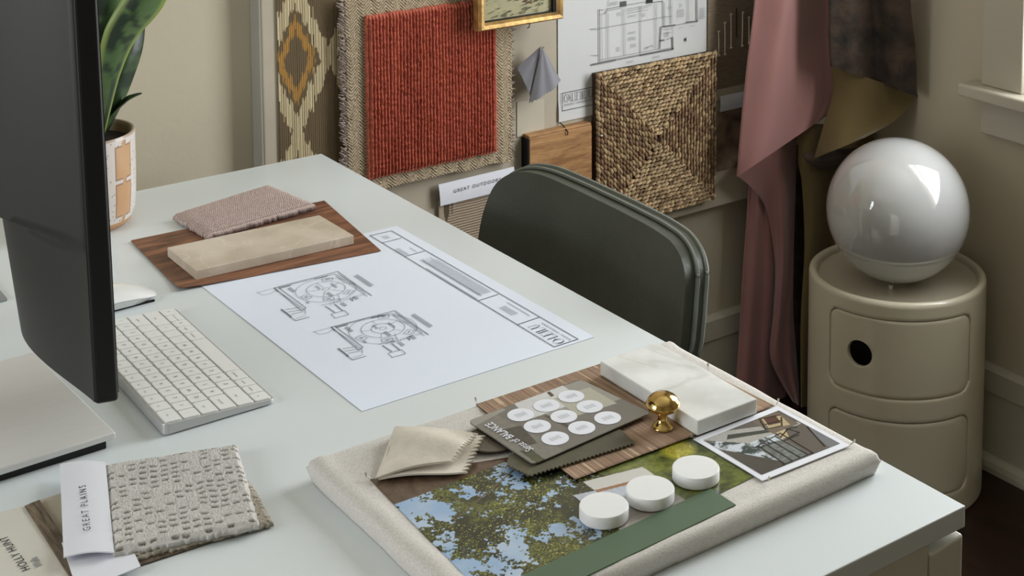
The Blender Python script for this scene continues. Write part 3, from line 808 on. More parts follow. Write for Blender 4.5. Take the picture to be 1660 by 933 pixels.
# ------------------------------------------------------------------ chair
chair = empty('chair', (1.05, 1.58, 0), 'dark green leather upholstered chair tucked in at the right side of the desk', 'chair')
def XC(y, z): return 1.172-.85*(y-1.575)**2+.10*(z-.70)
out = []
for (u, v) in [(790, 470), (797, 390), (808, 335), (826, 293), (848, 274), (872, 268), (905, 273), (950, 291), (1000, 314), (1050, 338), (1095, 362), (1122, 382), (1138, 408), (1145, 440), (1143, 480), (1139, 530), (1131, 575)]:
    x = 1.16
    for _ in range(8):
        p = W(u, v, x=x); x = XC(p[1], p[2])
    out.append((p[1], p[2]))
out = [(1.800, .46)]+out+[(1.372, .55), (1.40, .46)]
oc = crom([np.array([a, b, 0]) for a, b in out], 6)
oc = [(p[0], p[1]) for p in oc]
def chairback(name, off0, off1, scale, m_, ringsn=9, puff=0.0):
    cy_, cz2 = 1.585, .60
    V = []; Fc = []; n = len(oc)
    for side, off in ((0, off0), (1, off1)):
        for r in range(ringsn+1):
            t = r/ringsn
            for (y, z) in oc:
                yy_ = cy_+(y-cy_)*t*scale; zz_ = cz2+(z-cz2)*t*scale
                pf = puff*(1-t**6)
                if r == ringsn: pf = 0
                V.append((XC(yy_, zz_)+off+(-pf if side == 0 else pf), yy_, zz_))
    for side in (0, 1):
        b = side*(ringsn+1)*n
        for r in range(ringsn):
            for k in range(n):
                k2 = (k+1) % n; f = (b+r*n+k, b+r*n+k2, b+(r+1)*n+k2, b+(r+1)*n+k)
                Fc.append(f if side == 0 else f[::-1])
    b0 = ringsn*n; b1 = (ringsn+1)*n+ringsn*n
    for k in range(n):
        k2 = (k+1) % n; Fc.append((b0+k, b0+k2, b1+k2, b1+k))
    o = mesh(name, V, Fc, m_, chair, True)
    return o
back = chairback('backrest', -.030, -.0125, .985, m_leather, 9, .006)
chairback('back_shell', -.0115, 0.0, 1.0, m_leather, 9, .002)
tube('edge_piping', [(XC(y, z)-.0118, 1.585+(y-1.585)*.995, .60+(z-.60)*.995) for y, z in oc], .0028, m_leather_edge, chair, 6)
tube('back_edge_trim', [(XC(y, z)+.0005, 1.585+(y-1.585)*1.0, .60+(z-.60)*1.0) for y, z in oc], .0030, m_leather_edge, chair, 6)
P, U, V_ = bil((0.72, 1.36, .455), (1.15, 1.38, .445), (1.15, 1.79, .445), (0.72, 1.81, .455), 20, 20)
P[..., 2] += .02*np.sin(U*3.1)*np.sin(V_*3.1)+.015
bevel(grid('seat', P, (0, 0, -.05), m_leather, chair), .01)
for (a, b) in [(0.76, 1.40), (0.76, 1.77), (1.13, 1.42), (1.13, 1.75)]:
    tube('leg', [(a, b, .43), (a+(.03 if a > 1 else -.03), b+(.03 if b > 1.6 else -.03), 0.0)], .012, m_metal_dark, chair, 10)

# ------------------------------------------------------------------ round cabinet and globe lamp
CC_ = (2.021, 1.818); R_ = .16
cab = empty('round_cabinet', (*CC_, 0), 'cream round plastic storage cabinet with two curved doors in the corner', 'cabinet')
holeT, holeZ = math.radians(-161.1), .299
doors = [(.2265, .3690), (.0470, .1850)]
tcn = math.radians(225.6); ths = math.radians(50.2)
def rrect(s, z, za, zb, rr=.022):
    hx = ths*R_; hz_ = (zb-za)/2; qx = np.abs(s)-hx+rr; qz = np.abs(z-(za+zb)/2)-hz_+rr
    return np.hypot(np.maximum(qx, 0), np.maximum(qz, 0))+np.minimum(np.maximum(qx, qz), 0)-rr
nt, nz = 420, 170
V = []; 
zs = np.linspace(0.0, .392, nz); ts = np.linspace(0, 2*math.pi, nt, endpoint=False)
TT, ZZ = np.meshgrid(ts, zs)
ds = ((TT-tcn+math.pi) % (2*math.pi)-math.pi)*R_
rad = np.full(TT.shape, R_)
rad = np.where(ZZ < .006, R_-.004*(1-ZZ/.006)**2, rad)
for za, zb in doors:
    sd = rrect(ds, ZZ, za, zb); rad = np.where(sd < 0, R_-.009*np.clip(-sd/.0012, 0, 1), np.where(sd < .004, np.minimum(rad, R_-.0012*(1-sd/.004)), rad))
VA = np.stack([CC_[0]+rad*np.cos(TT), CC_[1]+rad*np.sin(TT), ZZ], -1).reshape(-1, 3)
i = np.arange((nz-1)*nt); r = i//nt; c = i % nt
Fq = np.stack([r*nt+c, r*nt+(c+1) % nt, (r+1)*nt+(c+1) % nt, (r+1)*nt+c], 1)
fc = VA[Fq].mean(1)
hs = ((np.arctan2(fc[:, 1]-CC_[1], fc[:, 0]-CC_[0])-holeT+math.pi) % (2*math.pi)-math.pi)*R_
keep = ~((np.hypot(hs, fc[:, 2]-holeZ) < .028) | (np.hypot(hs, fc[:, 2]-.100) < .028))
bodyF = [tuple(f) for f in Fq[keep]]
# lid with rim and shallow tray, continuing the same mesh
top = [(R_, .392), (R_-.0012, .3965), (R_-.005, .3995), (R_-.009, .400), (R_-.013, .3985), (R_-.0155, .3945), (R_-.0165, .3885), (R_-.019, .387), (.05, .3865), (.0001, .3865)]
VB = list(map(tuple, VA)); base_i = len(VB)-nt
for (rr, z) in top[1:]:
    n0 = len(VB)
    for t in ts: VB.append((CC_[0]+rr*math.cos(t), CC_[1]+rr*math.sin(t), z))
    for k in range(nt): bodyF.append((base_i+k, base_i+(k+1) % nt, n0+(k+1) % nt, n0+k))
    base_i = n0
bodyF.append(tuple(range(nt))[::-1])
mesh('body', VB, bodyF, m_cream, cab, True)
def door(za, zb, hz):
    d = empty  # noqa
    za += .0018; zb -= .0018; w2 = ths*R_-.0018; rr = .0205
    outl = []
    for (cx1, cz1, a0) in [(w2-rr, zb-rr, 0), (-w2+rr, zb-rr, 90), (-w2+rr, za+rr, 180), (w2-rr, za+rr, 270)]:
        for k in range(9):
            a = math.radians(a0+k*90/8); outl.append((cx1+rr*math.cos(a), cz1+rr*math.sin(a)))
    # densify long sides
    o2 = []
    for i in range(len(outl)):
        a = np.array(outl[i]); b = np.array(outl[(i+1) % len(outl)]); n = max(1, int(np.linalg.norm(b-a)/.006))
        for k in range(n): o2.append(a+(b-a)*k/n)
    hc = np.array([((holeT-tcn+math.pi) % (2*math.pi)-math.pi)*R_, hz]); hr = .0235
    n = len(o2); V = []; Fc = []
    spec_ = [(0, -.008), (0, -.001), (.02, 0.0)]+[(t, 0.0) for t in np.linspace(.1, .96, 12)]+[(1.0, -.0012), (1.0, -.007)]
    for (t, off) in spec_:
        for p in o2:
            dv = p-hc; dn = dv/np.linalg.norm(dv); a = hc+dn*hr; qv = a+(p-a)*t
            th_ = tcn+qv[0]/R_; rr_ = R_-.0006+off
            V.append((CC_[0]+rr_*math.cos(th_), CC_[1]+rr_*math.sin(th_), qv[1]))
    for r in range(len(spec_)-1):
        for k in range(n): Fc.append((r*n+k, (r+1)*n+k, (r+1)*n+(k+1) % n, r*n+(k+1) % n))
    return mesh('door', V, Fc, m_cream, cab, True)
door(*doors[0], holeZ); door(*doors[1], .100)

lamp = empty('globe_lamp', (2.006, 1.806, .387), 'large white opal glass globe table lamp standing on the round cabinet', 'lamp')
gc, gr = (2.006, 1.806, .5190), .1287
prof = [(gr*math.sin(a), -gr*math.cos(a)) for a in np.linspace(math.radians(10), math.pi, 64)]
prof[-1] = (.0001, gr)
lathe('globe', prof, gc, m_opal, lamp, 128)
lathe('lamp_base', [(.018, 0), (.020, .001), (.020, .004), (.018, .008)], (gc[0], gc[1], .3868), m_bulb, lamp, 48)
lathe('foot', [(.004, 0), (.004, .006), (.001, .0065)], (gc[0]-.036, gc[1]-.020, .3868), m_bulb, lamp, 12)

# ------------------------------------------------------------------ monitor
K = .25
mon = empty('monitor', (.32, 1.49, T), 'large black computer monitor on a silver stand seen from behind', 'monitor')
nearY, xf0 = 1.205, 1.205*.3268
mdir = np.array([K, 1, 0])/math.hypot(K, 1); mnrm = np.array([-1, K, 0])/math.hypot(K, 1)     # along the screen, and towards the back
zb0, zt0 = 0.870, 1.236
MW = .56
def mp(s, d, z):
    p = np.array([xf0, nearY, 0])+mdir*s+mnrm*d; p[2] = z; p = p+mnrm*(z-zb0)*.017
    return p
def slabm(name, s0, s1, d0, d1, za, zb, m_, bev=.004):
    return hexa(name, [mp(s0, d0, za), mp(s1, d0, za), mp(s1, d1, za), mp(s0, d1, za)], [mp(s0, d0, zb), mp(s1, d0, zb), mp(s1, d1, zb), mp(s0, d1, zb)], m_, mon, bev)
slabm('bezel', 0, MW, 0, .0185, zb0, zt0, m_black, .003)
slabm('screen', .004, MW-.004, -.0008, 0.0, zb0+.006, zt0-.004, m_screen, 0)
# back cover: rises from the thin edge to a flat plateau, deeper towards the top
ns, nzz = 90, 50
G = np.zeros((nzz, ns, 3)); Gb = np.zeros((nzz, ns, 3))
for i in range(nzz):
    z = zb0+.002+(zt0-zb0-.004)*i/(nzz-1)
    for j in range(ns):
        s = .0015+(MW-.003)*j/(ns-1); e = min(s, MW-s)
        t = min(1, e/.150); bulge = math.sin(t*math.pi/2)**1.15
        dep = .052+.09*max(0, min(.12, z-zb0-.0))+(.022 if z > zb0+.128 else 0)
        up = min(1, (z-zb0+.0)/.006)
        lowz = z
        G[i, j] = mp(s, .0185+bulge*dep, lowz+.013*bulge*(1-i/(nzz-1)))
        Gb[i, j] = mp(s, .0175, z)
grid('back_cover', G, None, m_mback, mon, smooth=True, Pb=Gb)
# foot plate: silver top, dark pad
fa, fb, fc_, fd = (.150, 1.369), (.4475, 1.381), (.4370, 1.608), (.150, 1.604)
hexa('foot', [(*p, T+.008) for p in (fa, fb, fc_, fd)], [(*p, T+.0145) for p in (fa, fb, fc_, fd)], m_alu, mon, .0015)
ins = [(.158, 1.379), (.439, 1.383), (.430, 1.598), (.158, 1.597)]
hexa('foot_pad', [(*p, T) for p in ins], [(*p, T+.008) for p in ins], m_black, mon, .001)
hexa('neck', [(.20, 1.44, T+.0145), (.24, 1.44, T+.0145), (.24, 1.54, T+.0145), (.20, 1.54, T+.0145)], [(.27, 1.44, 1.10), (.31, 1.44, 1.10), (.31, 1.54, 1.10), (.27, 1.54, 1.10)], m_alu, mon, .006)
hexa('hinge', [(.27, 1.45, 1.02), (.38, 1.45, 1.02), (.38, 1.53, 1.02), (.27, 1.53, 1.02)], [(.27, 1.45, 1.09), (.38, 1.45, 1.09), (.38, 1.53, 1.09), (.27, 1.53, 1.09)], m_alu, mon, .004)

# thin grey slab standing in for an unidentified grey area behind the monitor
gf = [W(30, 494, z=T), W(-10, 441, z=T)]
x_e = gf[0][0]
fo = empty('grey_standin', (.38, 1.95, T), 'flat grey stand-in slab for an unidentified grey area on the desk behind the monitor', 'folder')
box('standin_slab', (.27, .462, 1.80, 2.00, T, T+.004), mat('standin_grey', (140, 141, 140), .6, var=.02), fo, .001)
box('standin_pale_strip', (.27, .462, 2.002, 2.06, T, T+.006), mat('standin_pale_grey', (190, 191, 190), .6, var=.02), fo, .001)

# ------------------------------------------------------------------ potted snake plant
pc = (.621, 2.003); PR = .0655
zr = .868
pot = empty('snake_plant', (*pc, T), 'snake plant in a speckled white ceramic pot with tan patches at the desk end', 'potted plant')
prof = [(.040, 0), (.050, .001), (.0575, .008), (.0620, .022), (.0640, .045), (.0648, .08), (.0650, zr-T-.004), (.0640, zr-T), (.0615, zr-T-.0005), (.0605, zr-T-.005), (.0600, zr-T-.030), (.0001, zr-T-.031)]
pp = []
for a, b in zip(prof[:-1], prof[1:]):
    k = max(1, int(math.hypot(b[0]-a[0], b[1]-a[1])/.0016)) if a[0] > .03 and b[0] > .03 else 1
    for j in range(k): pp.append((a[0]+(b[0]-a[0])*j/k, a[1]+(b[1]-a[1])*j/k))
pp.append(prof[-1])
npot = 256
cols = []
tA = math.atan2(W(204, 270, y=1.95)[1]-pc[1]-.02, .035)
sp = np.random.default_rng(3).random((len(pp), npot))
aim = math.atan2(-(math.sqrt(PR**2-.034**2)), .034)   # where the visible tan column sits
for j, (r, z) in enumerate(pp):
    for k in range(npot):
        a = 2*math.pi*k/npot; per = 2*math.pi/6
        dd = ((a-aim+per/2) % per-per/2)*PR
        outer = j < next((i for i, q_ in enumerate(pp) if i > 20 and q_[1] < pp[i-1][1]), len(pp))
        col = linA((214, 208, 202))
        if sp[j, k] > .965: col = linA((120, 104, 96))
        tanc = linA((196, 156, 116)); ed = linA((140, 96, 72))
        if outer:
            for (za, zb) in ((.020, .066), (.071, .1165)):
                if abs(dd) < .0150 and za < z < zb: col = tanc if (abs(dd) < .0140 and za+.001 < z < zb-.001) else ed
            if abs(dd) < .0030 and .008 < z < .124: col = tanc if abs(dd) < .0022 or not (z < .020 or .066 < z < .071 or z > .1165) else ed
            if z < .0125: col = linA((190, 142, 96))
            if z > zr-T-.003: col = linA((170, 150, 130))
        else: col = linA((150, 132, 100))
        cols.append(col)
lathe('pot', pp, (*pc, T), m_ceramic, pot, npot, cols=np.array(cols))
P = lathe('soil', [(.0595, -.012), (.0595, 0), (.03, .003), (.0001, .004)], (*pc, zr-.016), m_soil, pot, 40)
def leaf(pts, widths, tilt, light, twist=0.0, fold=.25):
    c = crom(pts, 10); n = len(c); m = 13; G = np.zeros((n, m, 3)); C_ = np.zeros((n, m, 3))
    wl = np.interp(np.linspace(0, 1, n), np.linspace(0, 1, len(widths)), widths)
    for i in range(n):
        t = c[min(i+1, n-1)]-c[max(i-1, 0)]; t = t/np.linalg.norm(t)
        an = tilt+twist*i/n
        side = np.array([math.cos(an), math.sin(an), 0]); side = side-t*(side@t); side /= np.linalg.norm(side)
        nr = np.cross(t, side)
        for j in range(m):
            s = (j/(m-1)-.5)*2
            G[i, j] = c[i]+side*s*wl[i]/2+nr*abs(s)**1.6*wl[i]*fold
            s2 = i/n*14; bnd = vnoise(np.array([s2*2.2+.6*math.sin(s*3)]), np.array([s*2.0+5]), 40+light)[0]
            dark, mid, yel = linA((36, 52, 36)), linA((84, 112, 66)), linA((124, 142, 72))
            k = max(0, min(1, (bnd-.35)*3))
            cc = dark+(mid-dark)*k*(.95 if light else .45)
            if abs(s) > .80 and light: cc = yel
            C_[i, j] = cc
    return grid('leaf', G, np.array([0, .0018, 0]), m_leaf, pot, C_)
bz = zr-.015
leaf([(pc[0]-.01, pc[1]-.010, bz), W(172, 120, y=1.985), W(186, 40, y=1.97), W(196, -60, y=1.96), W(200, -150, y=1.95)], [.034, .062, .088, .080, .02], .35, 1, .2)
leaf([(pc[0]+.012, pc[1]-.012, bz), W(178, 130, y=1.965), W(200, 62, y=1.945), W(236, 6, y=1.93), W(262, -60, y=1.92), W(275, -130, y=1.92)], [.026, .032, .046, .054, .05, .02], .1, 1, -.5)
leaf([(pc[0]+.018, pc[1]+.012, bz), W(188, 150, y=2.01), W(207, 95, y=2.01), W(219, 45, y=2.02), W(220, -20, y=2.03), W(214, -110, y=2.03)], [.030, .038, .040, .034, .030, .02], -.1, 0, .2)
leaf([(pc[0]-.025, pc[1]+.008, bz), W(140, 100, y=2.01), W(130, 0, y=2.02), W(120, -120, y=2.02)], [.03, .05, .06, .02], .5, 1, .2)
leaf([(pc[0]+.010, pc[1]+.012, bz), W(192, 178, y=2.01), W(210, 162, y=2.0), W(230, 152, y=1.99)], [.014, .016, .014, .003], 1.2, 0, .3)

# ------------------------------------------------------------------ samples at the far end of the desk
def sheetz(name, c4, z, th, m_, parent=None, nx=8, ny=8, cols=None, bump=None):
    A, B, C_, D = [np.array([p[0], p[1], z]) for p in c4]
    P, U, V_ = bil(A, B, C_, D, nx, ny)
    if bump is not None: P[..., 2] += bump(U, V_)
    return grid(name, P, (0, 0, -th), m_, parent, cols)
# plan paper
ppr = empty('plan_sheet', (.81, 1.52, T), 'large white architectural plan sheet lying flat in the middle of the desk', 'paper')
pc4 = [(.667, 1.302), (.955, 1.302), (.949, 1.743), (.661, 1.743)]
curl = lambda U, V_: .0005+.006*np.clip(1-U*6, 0, 1)**2*np.sin(np.clip((V_-.15)/.7, 0, 1)*math.pi)
sheetz('sheet', pc4, T+.0007, .0004, m_paper, ppr, 40, 20, bump=lambda U, V_: .5*curl(U, V_)*0)
ZP = T+.0010
def c2(x, y): return W(330+x/3.009, 360+y/3.009, z=ZP)
def c3(x, y): return W(600+x/3.589, 360+y/3.589, z=ZP)
S = []
def ad2(w, *pts, off=(0, 0)):
    pp_ = [c2(p[0]+off[0], p[1]+off[1]) for p in pts]
    for i in range(len(pp_)-1): S.append((pp_[i], pp_[i+1], w))
SL = []
def plan(off, variant):
    o = off; A = lambda w, *p: ad2(w, *p, off=o)
    A(.0009, (345, 320), (655, 240), (820, 358)); A(.0007, (365, 318), (640, 252), (800, 362))
    A(.0009, (345, 320), (480, 432)); A(.0009, (365, 318), (500, 418)); A(.0007, (357, 332), (490, 425)); A(.0010, (480, 432), (500, 418))
    A(.0016, (370, 322), (425, 308)); A(.0016, (540, 276), (605, 262)); A(.0010, (345, 320), (362, 338))
    A(.0018, (380, 425), (428, 462)); A(.0009, (420, 460), (450, 480), (515, 462)); A(.0007, (410, 438), (470, 428)); A(.0007, (400, 426), (470, 415)); A(.0007, (428, 448), (488, 436))
    A(.0005, (255, 345), (345, 322)); A(.0005, (450, 470), (500, 455)); A(.0006, (495, 425), (497, 448))
    A(.0005, (262, 344), (290, 356), (330, 348), (352, 332))
    A(.0007, (800, 345), (820, 358)); A(.0006, (655, 250), (790, 345)); A(.0006, (668, 258), (780, 338)); A(.0006, (645, 262), (690, 296), (740, 300))
    A(.0012, (595, 410), (640, 440)); A(.0012, (640, 400), (680, 432)); A(.0006, (575, 405), (660, 385)); A(.0006, (618, 380), (668, 372)); A(.0005, (655, 350), (668, 385))
    A(.0007, (622, 448), (688, 430), (708, 450), (642, 468), (622, 448))
    for k in range(11):
        x = 615+k*16; y = 402-k*4.6
        A(.0007, (x, y), (x+9, y-2.6)); A(.0005, (x+3, y-7), (x+12, y-9.6))
    A(.0010, (715, 372), (728, 384)); A(.0008, (728, 384), (728, 365))
    # rotunda rings: true circles on the sheet
    cen = c2(597+o[0], 326+o[1])
    R1 = .032 if not variant else .034
    def ring(c, r, w=.0006, a0=0, a1=360):
        pts = [c+np.array([r*math.cos(math.radians(a)), r*math.sin(math.radians(a)), 0]) for a in np.linspace(a0, a1, 40)]
        for i in range(39): S.append((pts[i], pts[i+1], w))
    ring(cen, R1*.72); ring(cen, .004, .0005)
    ring(c2(597+o[0], 330+o[1]), R1*1.12, .0005)
    if variant: ring(cen, R1*.38)
    for a in range(5):
        t = math.radians(a*72+20); d = np.array([math.cos(t), math.sin(t), 0])
        S.append((cen+d*R1*(.2 if not variant else .40), cen+d*R1*.70, .0005))
    for a in (195, 250, 305, 60):
        t = math.radians(a); m_ = cen+np.array([math.cos(t), math.sin(t), 0])*R1*.95; e = np.array([-math.sin(t), math.cos(t), 0])*.006; g = np.array([math.cos(t), math.sin(t), 0])*.004
        for a_, b_2 in poly([m_-e-g, m_+e-g, m_+e+g, m_-e+g], True): S.append((a_, b_2, .0006))
        S.append((m_-e*.4, m_+e*.4, .0012))
    # room note scribbles
    for (x, y, n_, L) in [(412, 322, 3, 34), (735, 262, 4, 95), (668, 395, 3, 26), (728, 365, 3, 22), (545, 312, 2, 26), (500, 388, 2, 14), (600, 345, 3, 30), (620, 300, 2, 34)]:
        for k in range(n_):
            a_ = c2(x+o[0]+k*5, y+o[1]+k*-2.2); 
            SL.append((a_, a_+np.array([.0, -L*.00044, 0]), .0009))
        strokes('plan_note', SL, m_inklight, (0, 0, 1), ppr); SL.clear()
plan((0, 0), 0); plan((278, 191), 1)
strokes('plan_drawing', S, m_ink, (0, 0, 1), ppr)
S = []
def ad3(w, *pts):
    pp_ = [c3(*p) for p in pts]
    for i in range(len(pp_)-1): S.append((pp_[i], pp_[i+1], w))
ad3(.0010, (0, 78), (125, 50), (1210, 680), (1070, 725), (0, 78))
for a, b in [((70, 120), (180, 93)), ((200, 200), (315, 168)), ((625, 458), (745, 420)), ((860, 595), (985, 552))]: ad3(.0010, a, b)
strokes('title_block', S, m_inkdark, (0, 0, 1), ppr)
S = []
dy = np.array([0, 1.0, 0])
def para(p, n_, L, gap, w=.0009):
    w *= .7
    for k in range(n_):
        a_ = c3(*p)+np.array([-gap*k, 0, 0]); S.append((a_, a_+dy*L*random.uniform(.85, 1), w))
para((705, 405), 9, .145, .00215, .0007); para((648, 428), 1, .150, .002, .0010); para((625, 448), 2, .120, .0025, .0010)
para((930, 545), 1, .052, .002, .0011); para((860, 532), 4, .030, .0026, .0009)
para((270, 172), 1, .018, .002); para((225, 188), 4, .028, .0024, .0008); para((115, 92), 3, .012, .003, .0009)
strokes('title_notes', S, m_ink, (0, 0, 1), ppr)
o_ = c3(1132, 690); o2_ = c3(905, 598)
serif('studio_name', c3(1070, 725)+np.array([.0185, .0035, 0]), (0, 1, 0), (-1, 0, 0), .0125, m_inkdark, ppr, (0, 0, 1))
text('studio_subtitle', 'BUILDING + INTERIOR DESIGN', .0040, c3(1070, 725)+np.array([.0262, .0035, 0]), (0, 1, 0), (-1, 0, 0), m_ink, ppr, fit=.056, lift=.0002)

# walnut sheet
tag(sheetz('walnut_sheet', [(.634, 1.704), (.887, 1.672), (.914, 1.888), (.644, 1.900)], T+.0027, .0012, m_walnut, None, 20, 20,
       bump=lambda U, V_: .003*np.clip(1-U*3, 0, 1)**2*np.clip(1-V_*3, 0, 1)**2), 'dark walnut veneer sheet lying under the stone tile and pink carpet square', 'wood sample')
# limestone tile
st4 = [(.661, 1.719), (.869, 1.711), (.867, 1.807), (.661, 1.815)]
tag(hexa('stone_tile', [(*p, T+.0029) for p in st4], [(*p, T+.0150) for p in st4], m_limestone, None, .0008), 'long beige limestone tile with pale veins lying on the walnut sheet', 'tile')
# carpet square
P, U, V_ = bil((.722, 1.835, T+.010), (.889, 1.860, T+.010), (.872, 1.978, T+.010), (.716, 1.940, T+.010), 300, 240)
rowi = U*150*0+V_*22; colj = U*60
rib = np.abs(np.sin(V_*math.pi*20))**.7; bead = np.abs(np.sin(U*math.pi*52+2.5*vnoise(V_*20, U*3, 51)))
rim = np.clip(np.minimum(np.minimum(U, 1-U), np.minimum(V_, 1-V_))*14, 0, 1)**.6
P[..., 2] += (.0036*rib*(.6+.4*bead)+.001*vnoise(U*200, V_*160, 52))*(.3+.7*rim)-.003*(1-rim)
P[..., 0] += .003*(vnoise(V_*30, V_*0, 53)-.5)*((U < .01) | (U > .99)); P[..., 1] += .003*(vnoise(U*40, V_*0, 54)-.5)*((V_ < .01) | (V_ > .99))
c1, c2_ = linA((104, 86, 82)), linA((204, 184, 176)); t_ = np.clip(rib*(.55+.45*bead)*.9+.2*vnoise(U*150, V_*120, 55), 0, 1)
Pb = P.copy(); Pb[..., 2] = T+.0036
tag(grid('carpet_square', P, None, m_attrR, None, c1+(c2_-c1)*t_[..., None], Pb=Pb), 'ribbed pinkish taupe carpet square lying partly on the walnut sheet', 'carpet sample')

# mouse
ms = empty('mouse', (.55, 1.715, T), 'low white computer mouse lying on the desk behind the keyboard', 'mouse')
def mouse_top():
    n, m = 40, 26; G = np.zeros((n, m, 3)); Gb = np.zeros((n, m, 3))
    cx1, cy1, L, Wd = .5515, 1.716, .1135, .058
    for i in range(n):
        u = -1+2*i/(n-1)
        wv = (1-abs(u)**3.2)**(1/2.6)*.5*Wd*(1-.05*u*u)+.0005
        for j in range(m):
            v = -1+2*j/(m-1)
            h = .0195*(1-.86*abs(u)**2.1)*(1-.42*abs(v)**2.6)
            G[i, j] = (cx1+u*L/2, cy1+v*wv, T+.0015+h)
            Gb[i, j] = (cx1+u*L/2*.995, cy1+v*wv*.995, T+.0015+.55*.0195*(1-.86*abs(u)**2.1))
    return G, Gb
G, Gb = mouse_top(); grid('top_shell', G, None, m_mouse, ms, Pb=Gb)
G2 = Gb.copy(); G2[..., 2] -= .0003; G3 = Gb.copy(); cc_ = G3.mean((0, 1)); G3 = cc_+(G3-cc_)*np.array([.90, .86, 1]); G3[..., 2] = T+.0016+ (Gb[..., 2]-T-.0016)*.12
grid('base_shell', G2, None, m_alu, ms, Pb=G3)
boxes('glide_strips', [(.51, .60, 1.694, 1.6965, T, T+.0022), (.51, .60, 1.7345, 1.737, T, T+.0022)], m_void, ms)

# ------------------------------------------------------------------ keyboard
kx, ky, kt = .605, 1.370, -.010
kb = empty('keyboard', (kx, ky, T), 'slim white and silver computer keyboard between the monitor and the plan sheet', 'keyboard')
KD, KL = .1149, .2789
def kp(u, v, h):      # u from the front edge to the rear, v from the near end
    X_ = -u; Y_ = v; c, s = math.cos(kt), math.sin(kt)
    return np.array([kx+X_*c-Y_*s, ky+X_*s+Y_*c, T+.0012+h])
def ktop(u): return .0042+.0066*u/KD
def rr2(x0, x1, y0, y1, r, n=5):
    o = []
    for (cx1, cy1, a0) in [(x1-r, y1-r, 0), (x0+r, y1-r, 90), (x0+r, y0+r, 180), (x1-r, y0+r, 270)]:
        for k in range(n): a = math.radians(a0+90*k/(n-1)); o.append((cx1+r*math.cos(a), cy1+r*math.sin(a)))
    return o
o_ = rr2(0, KD, 0, KL, .006)
V = [kp(a, b, 0) for a, b in o_]+[kp(a, b, ktop(a)) for a, b in o_]; n = len(o_)
Fc = [tuple(range(n)), tuple(range(n, 2*n))[::-1]]+[(i, n+i, n+(i+1) % n, (i+1) % n) for i in range(n)]
bevel(mesh('body', V, Fc, m_kbbody, kb), .0007, 2)
o_ = rr2(.004, KD-.004, .006, KL-.006, .004)
boxes('feet', [(kp(.012, .02, 0)[0]-.004, kp(.012, .02, 0)[0], kp(0, .02, 0)[1], kp(0, .26, 0)[1], T, T+.0015), (kp(.105, .02, 0)[0]-.004, kp(.105, .02, 0)[0], kp(0, .02, 0)[1], kp(0, .26, 0)[1], T, T+.0015)], m_label, kb)
RU = (KD-.0045)/6; PV = (KL-.0035)/14.5
rows = [
 [(1, 'fn'), (1, 'control'), (1, 'option'), (1.25, 'command'), (5, ''), (1.25, 'command'), (1, 'option'), (1, '<'), (1, 'UD'), (1, '>')],
 [(2.25, 'shift')]+[(1, c) for c in 'ZXCVBNM,./']+[(2.25, 'shift')],
 [(1.75, 'caps lock')]+[(1, c) for c in "ASDFGHJKL;'"]+[(1.75, 'return')],
 [(1.5, 'tab')]+[(1, c) for c in 'QWERTYUIOP[]']+[(1, '\\')],
 [(1, '`')]+[(1, c) for c in '1234567890-=']+[(1.5, 'delete')],
 [(1.5, 'esc')]+[(1, 'F%d' % (i+1)) for i in range(12)]+[(1, '')]]
def keymesh(u0, u1, v0, v1):
    V = []; lay = [(0, 0), (0, .0011), (.0004, .0015)]
    for (ins_, h) in lay:
        for a, b in rr2(u0+ins_, u1-ins_, v0+ins_, v1-ins_, .0016, 4): V.append(kp(a, b, ktop(a)+h))
    n = 16; Fc = [tuple(range(n)), tuple(range(2*n, 3*n))[::-1]]
    for r in range(2):
        for i in range(n): Fc.append((r*n+i, (r+1)*n+i, (r+1)*n+(i+1) % n, r*n+(i+1) % n))
    return V, Fc
leg = []
g_ = .0019
for r, row in enumerate(rows):
    v = .00175; u0 = .00225+r*RU
    for (w_, tx) in row:
        if tx == 'UD':
            for (a, b) in ((u0+g_/2, u0+RU/2-.0002), (u0+RU/2+.0002, u0+RU-g_/2)):
                V, Fc = keymesh(a, b, v+g_/2, v+PV-g_/2); mesh('key', V, Fc, m_key, kb)
        else:
            V, Fc = keymesh(u0+g_/2, u0+RU-g_/2, v+g_/2, v+w_*PV-g_/2); mesh('key', V, Fc, m_key, kb)
            if tx: leg.append((tx, u0+RU/2, v+w_*PV/2, w_))
        v += w_*PV
ev, eu = kp(0, 1, 0)-kp(0, 0, 0), kp(1, 0, 0)-kp(0, 0, 0)
tmps = []
for (tx, u, v, w_) in leg:
    big = len(tx) == 1
    o_ = kp(u-(.0018 if big else -.001), v-(0 if big else 0), ktop(u)+.0016)
    tmps.append(text('legend', tx, .0058 if big else .0032, o_, ev, eu*KD+np.array([0, 0, .0066]), m_keyprint, None, align='CENTER', lift=.0002))
# join all legends into one print
V = []; Fc = []
for t in tmps:
    n = len(V); V += [tuple(v.co) for v in t.data.vertices]; Fc += [tuple(i+n for i in p.vertices) for p in t.data.polygons]
    me_ = t.data; bpy.data.objects.remove(t); bpy.data.meshes.remove(me_)
mesh('key_legends', V, Fc, m_keyprint, kb)

